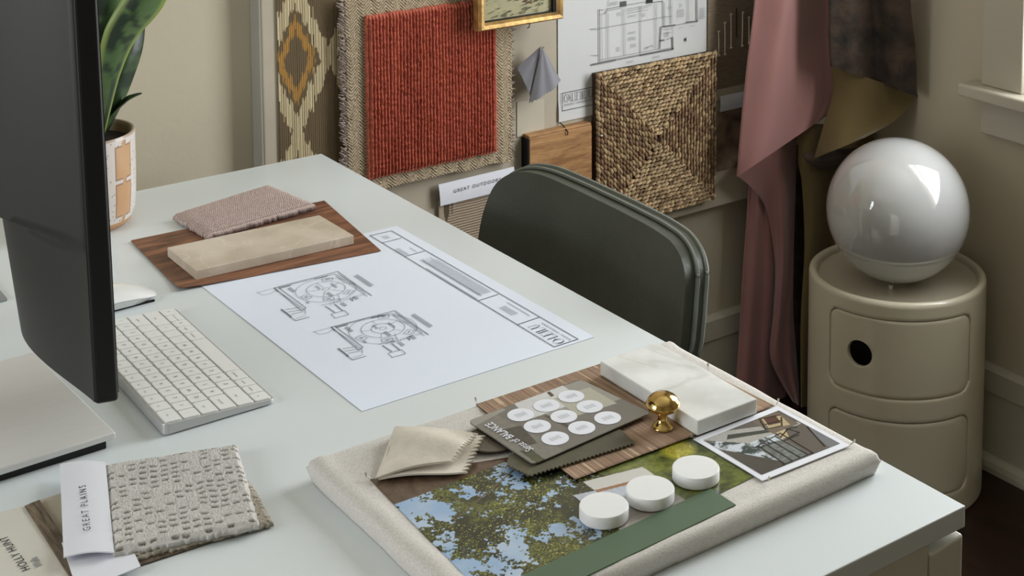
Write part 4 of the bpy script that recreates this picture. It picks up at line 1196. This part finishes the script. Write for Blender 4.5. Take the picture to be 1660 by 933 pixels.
# ------------------------------------------------------------------ swatch books, near left
bk = empty('wallcovering_card', (.36, 1.25, T), 'cream lettered wallcovering card with a dark wood grain strip, under the pale nubby swatch', 'sample card')
c4 = [W(10, 945, z=T+.0015), W(160, 990, z=T+.0015), W(112, 800, z=T+.0015), W(-40, 838, z=T+.0015)]
prism('beige_backing', [W(45, 1010, z=T+.0006), W(190, 1000, z=T+.0006), W(112, 797, z=T+.0006), W(48, 817, z=T+.0006)], (0, 0, .0012), mat('beige_card', (196, 186, 166), .8, var=.03), bk)
prism('cover_card', [W(20, 960, z=T+.0022), W(130, 955, z=T+.0022), W(44, 820, z=T+.0022), W(-60, 846, z=T+.0022)], (0, 0, .001), mat('cream_card', (214, 211, 200), .7, var=.02), bk)
prism('wood_grain_strip', [W(128, 960, z=T+.0036), W(156, 955, z=T+.0036), W(64, 811, z=T+.0036), W(40, 821, z=T+.0036)], (0, 0, .001), m_lathe_brown, bk)
a = W(50, 922, z=T+.0034); b = W(11, 868, z=T+.0034)
ex = b-a; ey = np.cross((0, 0, 1), ex)
text('card_title', 'HOLLY HUNT', .0100, a, ex, ey, m_inkdark, bk, spacing=1.1, fit=np.linalg.norm(b-a))
a = W(70, 916, z=T+.0034)
text('card_subtitle', 'Walls', .0095, a, ex, ey, m_ink, bk, stretch=.75)

def textile(name, A, B, C_, D, nx, ny, base_z, thick, ru, rv, colr, colr2, parent, seed, amp=.0022, wob=.002):
    P, U, V_ = bil(A, B, C_, D, nx, ny)
    r_ = np.random.default_rng(seed)
    ci = U*ru+.25*(vnoise(V_*14, U*4, seed)-.5); ri = V_*rv+.5*(vnoise(U*10, V_*6, seed+1)-.5)
    tab = r_.random((int(rv)+4, int(ru)+4)); cell = tab[np.clip(np.floor(ri).astype(int)+1, 0, int(rv)+3), np.clip(np.floor(ci).astype(int)+1, 0, int(ru)+3)]
    fr_ = ri-np.floor(ri); fc2 = ci-np.floor(ci)
    notch = np.clip(1-np.abs(fr_-.5)/.24, 0, 1)*np.clip(np.sin(fc2*math.pi)*1.6-.25, 0, 1)*(cell > .30)
    side = np.clip(1-np.minimum(fc2, 1-fc2)/.14, 0, 1)*.35
    fine = vnoise(U*nx*.45, V_*ny*.45, seed+2)
    h = amp*(.6+.4*fine-1.0*notch-.3*side+.3*vnoise(U*9, V_*7, seed+3))
    rim = np.clip(np.minimum(np.minimum(U, 1-U), np.minimum(V_, 1-V_))*30, 0, 1)
    P[..., 2] += h*rim+(rim-1)*thick*.35
    k = np.array([.001*1, 0, 0])
    P[..., :2] += (wob*(vnoise(U*40, V_*40, seed+5)-.5)*(1-rim))[..., None]
    t_ = np.clip(1-1.25*notch-.2*side+.35*(fine-.5), 0, 1)[..., None]
    cols = colr2+(colr-colr2)*t_
    Pb = P.copy(); Pb[..., 2] -= thick+h*rim
    return grid(name, P, None, m_attrR, parent, cols, Pb=Pb)
us = empty('under_swatch', (.43, 1.2, T), 'darker woven swatch with a white header, mostly hidden under the pale nubby swatch', 'fabric sample')
zu = T+.0052
textile('woven_cloth', W(214, 905, z=zu), W(444, 846, z=zu), W(404, 776, z=zu), W(190, 845, z=zu), 220, 130, zu, .0028, 18, 13, linA((176, 168, 154)), linA((110, 102, 88)), us, 71, .0016)
prism('header', [W(126, 960, z=zu+.0008), W(228, 918, z=zu+.0008), W(196, 850, z=zu+.0008), W(100, 880, z=zu+.0008)], (0, 0, .0006), m_label, us)
prism('brown_sheet', [W(160, 938, z=T+.0012), W(430, 850, z=T+.0012), W(396, 790, z=T+.0012), W(190, 850, z=T+.0012)], (0, 0, .0006), m_lathe_brown, us)
gp = empty('nubby_swatch', (.45, 1.26, T), 'pale grey nubby woven swatch with white lettered header, on top of the pile', 'fabric sample')
zg = T+.0105
textile('nubby_cloth', W(184, 896, z=zg), W(420, 849, z=zg), W(384, 719, z=zg), W(168, 753, z=zg), 300, 200, zg, .0035, 13, 17, linA((205, 202, 197)), linA((112, 107, 100)), gp, 81, .0026)
P, U, V_ = bil(W(103, 902, z=zg+.001), W(185, 894, z=zg+.002), W(171, 749, z=zg+.002), W(97, 752, z=zg+.001), 20, 20)
P[..., 2] += .002*np.sin(U*3.14)*1.2-.001*np.sin(V_*6)
grid('paper_header', P, (0, 0, -.0012), m_label, gp)
a = W(147, 859, z=zg+.0045); b = W(139, 786, z=zg+.0045); ex = b-a; ey = np.cross((0, 0, 1), ex)
text('header_text', 'GREAT PLAINS', .0086, a, ex, ey, m_inkblack, gp, spacing=1.5, fit=np.linalg.norm(b-a), lift=.0003)

# ------------------------------------------------------------------ linen board on the desk with its samples
LB = T+.021
lb = empty('linen_board', (.78, 1.06, T), 'oatmeal linen wrapped sample board lying flat at the near corner of the desk', 'sample board')
bx0, bx1, by0, by1 = .563, .990, .905, 1.213
n, m = 150, 110
P, U, V_ = bil((bx0, by0, LB), (bx1, by0, LB), (bx1+.000, by1, LB), (bx0, by1, LB), n, m)
dU = np.minimum(U, 1-U)*(bx1-bx0); dV = np.minimum(V_, 1-V_)*(by1-by0)
rad = .0065
def rnd(d): return np.where(d < rad, rad-np.sqrt(np.maximum(0, rad**2-(rad-d)**2)), 0)
P[..., 2] -= np.maximum(rnd(dU), rnd(dV)) + .0008
roll = .0022*np.exp(-((dU-.012)/.008)**2)*(U < .5)+.0012*np.exp(-((dV-.010)/.006)**2)
P[..., 2] += roll*(.8+.4*vnoise(U*12, V_*12, 91))+.0006*vnoise(U*25, V_*25, 92)*(np.minimum(dU, dV) > .006)
P[..., 0] += .0015*(vnoise(V_*9, U*0, 93)-.5); P[..., 1] += .0015*(vnoise(U*9, U*0, 94)-.5)
Pb = P.copy(); Pb[..., 2] = T+.0006
k_ = np.clip(1-np.minimum(dU, dV)/.004, 0, 1)
Pb[..., 0] += np.where(U < .5, 1, -1)*.004*k_*(dU < .004); Pb[..., 1] += np.where(V_ < .5, 1, -1)*.004*k_*(dV < .004)
grid('linen_cover', P, None, m_linen, lb, Pb=Pb, sharp=75)
flap = [W(1338, 766, z=T+.002), W(1362, 764, z=T+.002), W(1392, 744, z=T+.002), W(1375, 742, z=T+.002)]
prism('tucked_flap', flap, (0, 0, .006), m_linen, lb, .001)
S0 = LB-.0004
# tree and terrace photograph
P, U, V_ = bil((.582, .922, S0+.0006), (.868, .945, S0+.0006), (.872, 1.050, S0+.0006), (.594, 1.147, S0+.0006), 430, 300)
X, Y = P[..., 0], P[..., 1]
n1 = fbm(X*52, Y*52, 101, 6); n2 = .6*vnoise(X*330, Y*330, 102)+.4*vnoise(X*760, Y*760, 112); n3 = vnoise(X*900, Y*900, 103)
c = np.ones(P.shape)*linA((150, 180, 214))
c = c+(linA((206, 216, 226))-c)*np.clip(fbm(X*30, Y*30, 104)-.4, 0, 1)[..., None]*1.5
lf = (n1+.42*(n2-.5)) > (.515-.15*np.clip((X-.640)/.03, 0, 1)+.16*np.clip((X-.645)/.05, -1, 0)*0)
green = linA((36, 42, 26))+(linA((122, 126, 60))-linA((36, 42, 26)))*np.clip((fbm(X*45, Y*45, 105)-.38)*3.2, 0, 1)[..., None]*n3[..., None]
green = green+(linA((186, 188, 96))-green)*((n3 > .80) & (fbm(X*25, Y*25, 106) > .52))[..., None]*.6
c = np.where(lf[..., None], green, c)
c = np.where((lf & (n3 < .22))[..., None], linA((20, 24, 16)), c)
# dark eave at the far left corner
ev_ = [W(*p, z=S0) for p in [(600, 822), (642, 817), (682, 803), (722, 787), (757, 773), (800, 757), (832, 744)]]
eave = (Y > np.interp(X, [p[0] for p in ev_], [p[1] for p in ev_])) & (X < .735)
wv = fbm(X*40+Y*90, Y*60-X*160, 107)
c = np.where(eave[..., None], linA((60, 46, 36))+(linA((112, 90, 72))-linA((60, 46, 36)))*wv[..., None], c)
# branch
def segc(c, xa, ya, xb, yb, w, colr, X=X, Y=Y):
    d = math.hypot(xb-xa, yb-ya); t = np.clip(((X-xa)*(xb-xa)+(Y-ya)*(yb-ya))/d**2, 0, 1)
    dd = np.hypot(X-xa-t*(xb-xa), Y-ya-t*(yb-ya)); k = np.clip(1.5-dd/w, 0, 1); return c+(linA(colr)-c)*k[..., None]
c = segc(c, .62, 1.045, .715, 1.088, .0009, (96, 84, 66)); c = segc(c, .64, 1.05, .66, 1.0, .0006, (60, 50, 40))
# terrace, wall and lawn on the right
right = X > .735+.012*(vnoise(Y*160, X*60, 108)-.5)
lawn = linA((64, 74, 40))+(linA((128, 138, 66))-linA((64, 74, 40)))*np.clip((fbm(X*80, Y*120, 109)-.3)*1.8, 0, 1)[..., None]
lawn = lawn+(linA((196, 186, 60))-lawn)*np.clip((1-np.hypot((X-.845)/.020, (Y-1.022)/.018))*2, 0, .8)[..., None]*(.4+.6*n3[..., None])
lawn = lawn*(.75+.5*n2[..., None])
c = np.where((right & (X > .775-.25*(Y-.98)))[..., None], lawn, c)
path = (X > .722+.4*(Y-.95)*0) & (X < .795) & (Y < 1.012-.25*(X-.74)) & (Y > .93)
c = np.where(path[..., None], linA((186, 192, 204))*(.9+.12*vnoise(X*300, Y*80, 110))[..., None], c)
c = np.where((path & (Y < .968+.3*(X-.74)))[..., None], linA((158, 152, 146))*(.85+.2*vnoise(X*100, Y*500, 111))[..., None], c)
wl = (X > .742) & (X < .800) & (Y > 1.012-.2*(X-.74)) & (Y < 1.030-.2*(X-.74))
c = np.where(wl[..., None], linA((206, 204, 200)), c)
c = np.where(((X > .742) & (X < .800) & (Y > 1.008-.2*(X-.74)) & (Y < 1.0125-.2*(X-.74)))[..., None], linA((150, 112, 80)), c)
photo = empty('garden_photo', (.72, 1.03, T+.02), 'large garden photograph of tree branches against blue sky on the linen board', 'photograph')
grid('print', P, (0, 0, -.0005), m_photo, photo, c)
# olive grasscloth / woven brown blind
P, U, V_ = bil((.737, 1.034, S0+.0026), (.972, 1.029, S0+.0026), (.966, 1.205, S0+.0018), (.742, 1.208, S0+.0018), 500, 40)
sl = np.abs(np.sin(U*math.pi*105)); P[..., 2] += .0005*sl
ridx = np.floor(U*105); rc = vnoise(ridx*5.1, V_*3, 121)
c = linA((150, 122, 100))+(linA((196, 168, 144))-linA((150, 122, 100)))*np.clip(rc*1.0+.1*(vnoise(U*300, V_*30, 122)), 0, 1)[..., None]
c = np.where((sl < .30)[..., None], linA((104, 78, 62)), c)
c = np.where((rc > .85)[..., None], linA((214, 190, 160)), c)
tag(grid('slat_blind_sample', P, (0, 0, -.0008), m_attrR, None, c), 'fine brown woven grass blind sample on the linen board under the marble', 'fabric sample')
# green card
tag(sheetz('green_card', [(.585, .908), (.8235, .9185), (.8235, .9515), (.590, .941)], S0+.0019, .0011, m_green, None, 6, 3), 'plain sage green card strip along the near edge of the linen board', 'card')
# marble
mb = [(.872, 1.027), (.9465, 1.026), (.9485, 1.183), (.8745, 1.183)]
tag(hexa('marble_slab', [(*p, S0+.0034) for p in mb], [(*p, S0+.0182) for p in mb], m_marble, None, .0012), 'thick white marble slab with soft grey veins on the linen board', 'stone sample')
# taupe disc and olive swatch
tag(lathe('taupe_disc', [(.024, 0), (.0245, .0006), (.024, .0014), (.0001, .0015)], (.715, 1.136, S0+.0040), m_taupe, None, 48), 'flat round taupe disc half hidden under the palette card', 'disc')
def zig(a, b, n_, amp, z):
    a = np.array([*a, z]); b = np.array([*b, z]); d = b-a; L = np.linalg.norm(d); p = np.cross((0, 0, 1), d/L); o = []
    for k in range(n_): o.append(a+d*k/n_); o.append(a+d*(k+.5)/n_+p*amp)
    return o
zo = S0+.0046
pts = zig((.706, 1.060), (.816, 1.050), 26, -.0022, zo)+[np.array([.816, 1.050, zo]), np.array([.822, 1.094, zo])]+[np.array([.71, 1.10, zo])]+zig((.700, 1.088), (.706, 1.060), 7, -.0020, zo)
tag(prism('olive_swatch', pts, (0, 0, .0012), m_oliveSw), 'olive suede swatch with a pinked edge under the palette card', 'fabric sample')
# palette card with nine circles
pal = empty('palette_card', (.79, 1.13, T+.02), 'grey printed card with nine white circles lying on the linen board', 'printed card')
zc_ = S0+.0066
cor = [W(865, 752, z=zc_+.002), W(1055, 668, z=zc_+.002), W(940, 614, z=zc_+.002), W(758, 682, z=zc_+.002)]
A, B, C_, D = cor
nx, ny = 260, 200
P, U, V_ = bil(A, B, C_, D, nx, ny)
# rounded corners: squeeze grid towards the arc
def roundc(P, A, B, C_, D, r):
    w_ = np.linalg.norm(B-A); h_ = np.linalg.norm(D-A); x = (U*2-1)*w_/2; y = (V_*2-1)*h_/2
    ax, ay = w_/2-r, h_/2-r; qx = np.maximum(np.abs(x)-ax, 0); qy = np.maximum(np.abs(y)-ay, 0)
    m_ = np.maximum(qx, qy); h2 = np.hypot(qx, qy); s = np.where(h2 > 1e-9, m_/np.maximum(h2, 1e-9), 1)
    x2 = np.sign(x)*(np.minimum(np.abs(x), ax)+qx*s); y2 = np.sign(y)*(np.minimum(np.abs(y), ay)+qy*s)
    u2 = x2/w_+.5; v2 = y2/h_+.5
    u2 = u2[..., None]; v2 = v2[..., None]
    return (1-u2)*(1-v2)*A+u2*(1-v2)*B+u2*v2*C_+(1-u2)*v2*D
P = roundc(P, A, B, C_, D, .006)
c = np.ones(P.shape)*linA((112, 108, 102)); c = c*(.92+.16*fbm(U*5, V_*4, 131))[..., None]
def quad(c, pts, colr, tex=0.0):
    m_ = np.ones(U.shape, bool)
    for i in range(len(pts)):
        x0_, y0_ = pts[i]; x1_, y1_ = pts[(i+1) % len(pts)]
        m_ &= ((x1_-x0_)*(V_-y0_)-(y1_-y0_)*(U-x0_)) >= 0
    k = linA(colr)*(1-tex/2+tex*vnoise(U*40, V_*30, 132))[..., None]
    return np.where(m_[..., None], k, c)
c = quad(c, [(.45, .48), (1.0, .40), (1.0, .98), (.52, 1.0)], (150, 148, 140))
c = quad(c, [(.34, .66), (.80, .62), (.84, 1.0), (.40, 1.0)], (206, 208, 208), .1)
c = quad(c, [(.62, .42), (.93, .36), (.96, .80), (.66, .84)], (176, 174, 160), .05)
c = quad(c, [(0, .0), (.25, 0), (.2, 1), (0, 1)], (120, 117, 110), .15)
c = quad(c, [(.07, .30), (.18, .26), (.24, .62), (.12, .66)], (66, 62, 56), .3)
c = quad(c, [(.02, .0), (.09, 0), (.10, .22), (.03, .26)], (64, 68, 48), .4)
c = quad(c, [(.46, .10), (.50, .10), (.47, .62), (.44, .62)], (70, 62, 52), .3)
c = quad(c, [(.66, .88), (.69, .88), (.71, .98), (.68, .98)], (76, 60, 52))
c = quad(c, [(.0, .88), (.3, .95), (.3, 1), (0, 1)], (150, 146, 138))
grid('card', P, (0, 0, -.0012), m_photo, pal, c)
for (u, v) in [(926, 642), (886, 657), (844, 672), (956, 658.5), (914, 674.6), (871, 690.6), (985, 677), (943, 693), (900, 710)]:
    p = W(u, v, z=zc_+.0022)
    d_ = lathe('circle', [(.0128, 0), (.0128, .0002), (.0001, .00021)], tuple(p), m_label, pal, 40)
    S = []
    for k in range(5):
        L = .0075*random.uniform(.7, 1); a_ = p+np.array([.0048-.0024*k, -L/2, .00022]); S.append((a_, a_+dy*L, .0005))
    strokes('circle_note', S, m_inklight, (0, 0, 1), d_, lift=.0001)
a = W(866, 728, z=zc_+.0024); b = W(797, 684, z=zc_+.0024); ex = b-a; ey = np.cross((0, 0, 1), ex)
L_ = np.linalg.norm(ex); exn = ex/L_
text('card_title', 'Sense of', .0125, a, ex, ey, m_label, pal, fit=L_*.40)
text('card_title', 'BALANCE', .0125, a+exn*L_*.45, ex, ey, m_label, pal, fit=L_*.55, bold=.01)
# brass knob
kn = (.8565, 1.059, S0+.0034)
prof = [(.0095, 0), (.0102, .0006), (.0100, .002), (.0075, .0045), (.0052, .008), (.0046, .012), (.0054, .0155), (.0085, .0165), (.0145, .0195), (.0162, .0225), (.0163, .0242), (.0150, .0275), (.0125, .0305), (.0085, .0330), (.0040, .0343), (.0001, .0346)]
pp2 = crom([np.array([a, b, 0]) for a, b in prof], 4)
tag(lathe('brass_knob', [(max(p[0], .0001), p[1]) for p in pp2], kn, m_brass, None, 64), 'polished brass mushroom knob standing beside the marble slab', 'knob')
# polaroid style photo
po = empty('chair_photo', (.92, .98, T+.02), 'white bordered photograph of a deck chair pinned at the right of the linen board', 'photograph')
c4 = [(.8685, .9335), (.9755, .9305), (.9745, 1.0275), (.8675, 1.0275)]
sheetz('white_border', c4, S0+.0020, .0008, m_label, po, 6, 6)
i4 = [(.8745, .9410), (.9700, .9385), (.9690, 1.0195), (.8735, 1.0195)]
P, U, V_ = bil(*[(p[0], p[1], S0+.0024) for p in i4], 200, 180)
c = np.ones(P.shape)*linA((104, 98, 92))
def Q(c, pts, colr, tex=0., sc_=40):
    m_ = np.ones(U.shape, bool)
    for i in range(len(pts)):
        x0_, y0_ = pts[i]; x1_, y1_ = pts[(i+1) % len(pts)]
        m_ &= ((x1_-x0_)*(V_-y0_)-(y1_-y0_)*(U-x0_)) >= 0
    return np.where(m_[..., None], linA(colr)*(1-tex/2+tex*vnoise(U*sc_, V_*sc_, 141))[..., None], c)
fol = fbm(U*14, V_*14, 142, 5)[..., None]
sea = linA((60, 72, 70))+(linA((206, 214, 222))-linA((60, 72, 70)))*np.clip((fol-.42)*6, 0, 1)
c = np.where(((U < .62) & (V_ > .12) & (V_ < .90-.15*U) & (U > -.02))[..., None], sea, c)
c = Q(c, [(0, 0), (.36, 0), (.30, .12), (0, .98)], (84, 80, 76), .1)
c = Q(c, [(.0, .98), (.30, .62), (.98, .60), (.98, .66), (.3, 1), (0, 1)], (176, 174, 168), .2, 60)
c = Q(c, [(.18, .84), (.9, .55), (.9, .60), (.25, .92)], (70, 74, 68), .2)
c = Q(c, [(.30, 0), (.62, 0), (.62, .45), (.30, .45)], (120, 124, 122), .7, 26)
c = Q(c, [(.62, .62), (.96, .62), (.96, .98), (.62, .98)], (120, 108, 96), .1)
c = Q(c, [(.66, .74), (.88, .66), (.94, .90), (.74, .98)], (190, 172, 138), .15)
c = Q(c, [(.70, .80), (.84, .76), (.90, .94), (.76, .97)], (92, 66, 58), .1)
c = Q(c, [(.62, .46), (.70, .46), (.78, .62), (.66, .62)], (196, 178, 140), .1)
c = Q(c, [(.86, 0), (1, 0), (1, .5), (.92, .3)], (124, 126, 130), .05)
def sg(c, xa, ya, xb, yb, w, colr=(28, 24, 22)):
    d = math.hypot(xb-xa, yb-ya); t = np.clip(((U-xa)*(xb-xa)+(V_-ya)*(yb-ya))/d**2, 0, 1)
    dd = np.hypot(U-xa-t*(xb-xa), V_-ya-t*(yb-ya)); k = np.clip(1.5-dd/w, 0, 1); return c+(linA(colr)-c)*k[..., None]
for s_ in [(.30, .02, .34, .50), (.40, .02, .42, .52), (.50, .02, .51, .54), (.60, .02, .60, .55), (.28, .50, .68, .58), (.28, .02, .66, .02), (.66, .02, .68, .58), (.62, .75, .72, .98), (.62, .75, .80, .70), (.80, .70, .92, .86), (.72, .98, .94, .90), (.68, .84, .88, .80), (.62, .50, .80, .60), (.80, .60, .84, .46), (.70, .44, .84, .46), (.84, .05, .98, .50), (.60, .42, .80, .42)]:
    c = sg(c, *s_, .009)
grid('picture', P, (0, 0, -.0003), m_photo, po, c)
# pins holding the board pieces
def pin(x, y, z, lab, an):
    o = empty('pin', (x, y, z), lab, 'pin', 'pins on the linen board')
    d = np.array([math.cos(an), math.sin(an), 0])
    p = np.array([x, y, z])
    tube('shaft', [p, p+d*.004+np.array([0, 0, .0025])], .0004, m_pin, o, 6)
    tube('head', [p+d*.004+np.array([0, 0, .0015]), p+d*.0045+np.array([0, 0, .0045])], .0010, m_pin, o, 8)
pin(.9755, 1.0300, S0+.0022, 'pin at the far corner of the white bordered photograph, nearest the marble', .3)
pin(.8690, 1.0260, S0+.0022, 'pin at the left corner of the white bordered photograph', 2.5)
pin(.9760, .9310, S0+.0022, 'pin at the right corner of the white bordered photograph', -.4)
pin(.8700, .9325, S0+.0022, 'pin at the near corner of the white bordered photograph', -1.2)
pin(.5935, 1.1455, S0+.0022, 'pin at the far left corner of the garden photograph', 2.2)
pin(.7425, 1.2060, S0+.0030, 'pin at the far left corner of the brown woven blind sample', 1.5)
pin(.9740, 1.1300, S0+.0010, 'pin in the linen just beyond the marble slab', 1.0)
# white discs
for (u, v, lab) in [(979, 817.5, 'nearest of the three white discs, on the leafy part of the garden photograph'), (1054, 789.5, 'middle of the three white discs, over the pale path in the garden photograph'), (1128, 756, 'farthest of the three white discs, on the green lawn of the garden photograph')]:
    zt_ = S0+.0014+.0105; p = W(u, v, z=zt_)
    tag(lathe('white_disc', [(.0205, 0), (.0210, .0006), (.0210, .0096), (.0204, .0104), (.0001, .0105)], (p[0], p[1], S0+.0014), m_white_disc, None, 64), lab, 'disc', 'white discs on the garden photograph')
# folded cream cloth with pinked edges
fd_ = empty('folded_cloth', (.65, 1.15, T+.02), 'cream suede cloth folded over with pinked edges at the left of the linen board', 'fabric sample')
z1_ = S0+.0035
def pink(P, U, V_, side='U'):
    k = (np.arange(P.shape[0]) % 2)*2-1
    return P
A, B, C_, D = W(614, 775, z=z1_), W(753, 767, z=z1_), W(782, 713, z=z1_), W(650, 700, z=z1_)
G, U, V_ = bil(A, B, C_, D, 40, 41)
dv = (B-A)/np.linalg.norm(B-A)
G[:, -1] += dv*(.0030*(np.abs(np.arange(41) % 4-2)-1))[:, None]
G[..., 2] += .0015*np.sin(U*5+V_*3)+.003*U
grid('lower_layer', G, (0, 0, -.0016), m_creamfab, fd_)
zA = S0+.0050; zB = S0+.0185
A, B, C_, D = W(612, 773, z=zA), W(733, 745, z=zA+.006), W(770, 703, z=zB-.002), W(641, 691, z=zA+.008)
G, U, V_ = bil(A, B, C_, D, 44, 45)
dv = (C_-D)/np.linalg.norm(C_-D)
G[:, -1] += dv*(.0030*(np.abs(np.arange(45) % 4-2)-1))[:, None]
G[..., 2] += .007*np.sin(U*3.0)*np.sin(.3+V_*2.3)+.001*np.sin(V_*9+U*4)
grid('upper_layer', G, (0, 0, -.0020), m_creamfab, fd_)
# the fold joining the layers along the left
G2 = np.zeros((24, 10, 3))
a0, a1 = W(612, 773, z=zA), W(641, 691, z=zA+.008); b0, b1 = W(614, 775, z=z1_), W(650, 700, z=z1_)
for i in range(24):
    t = i/23; hi = a0*(1-t)+a1*t; lo = b0*(1-t)+b1*t
    for j in range(10):
        s = j/9*math.pi; p = (hi+lo)/2+(hi-lo)/2*math.cos(s); p[0] -= .003*math.sin(s); G2[i, j] = p
grid('fold', G2, (.0012, 0, 0), m_creamfab, fd_)
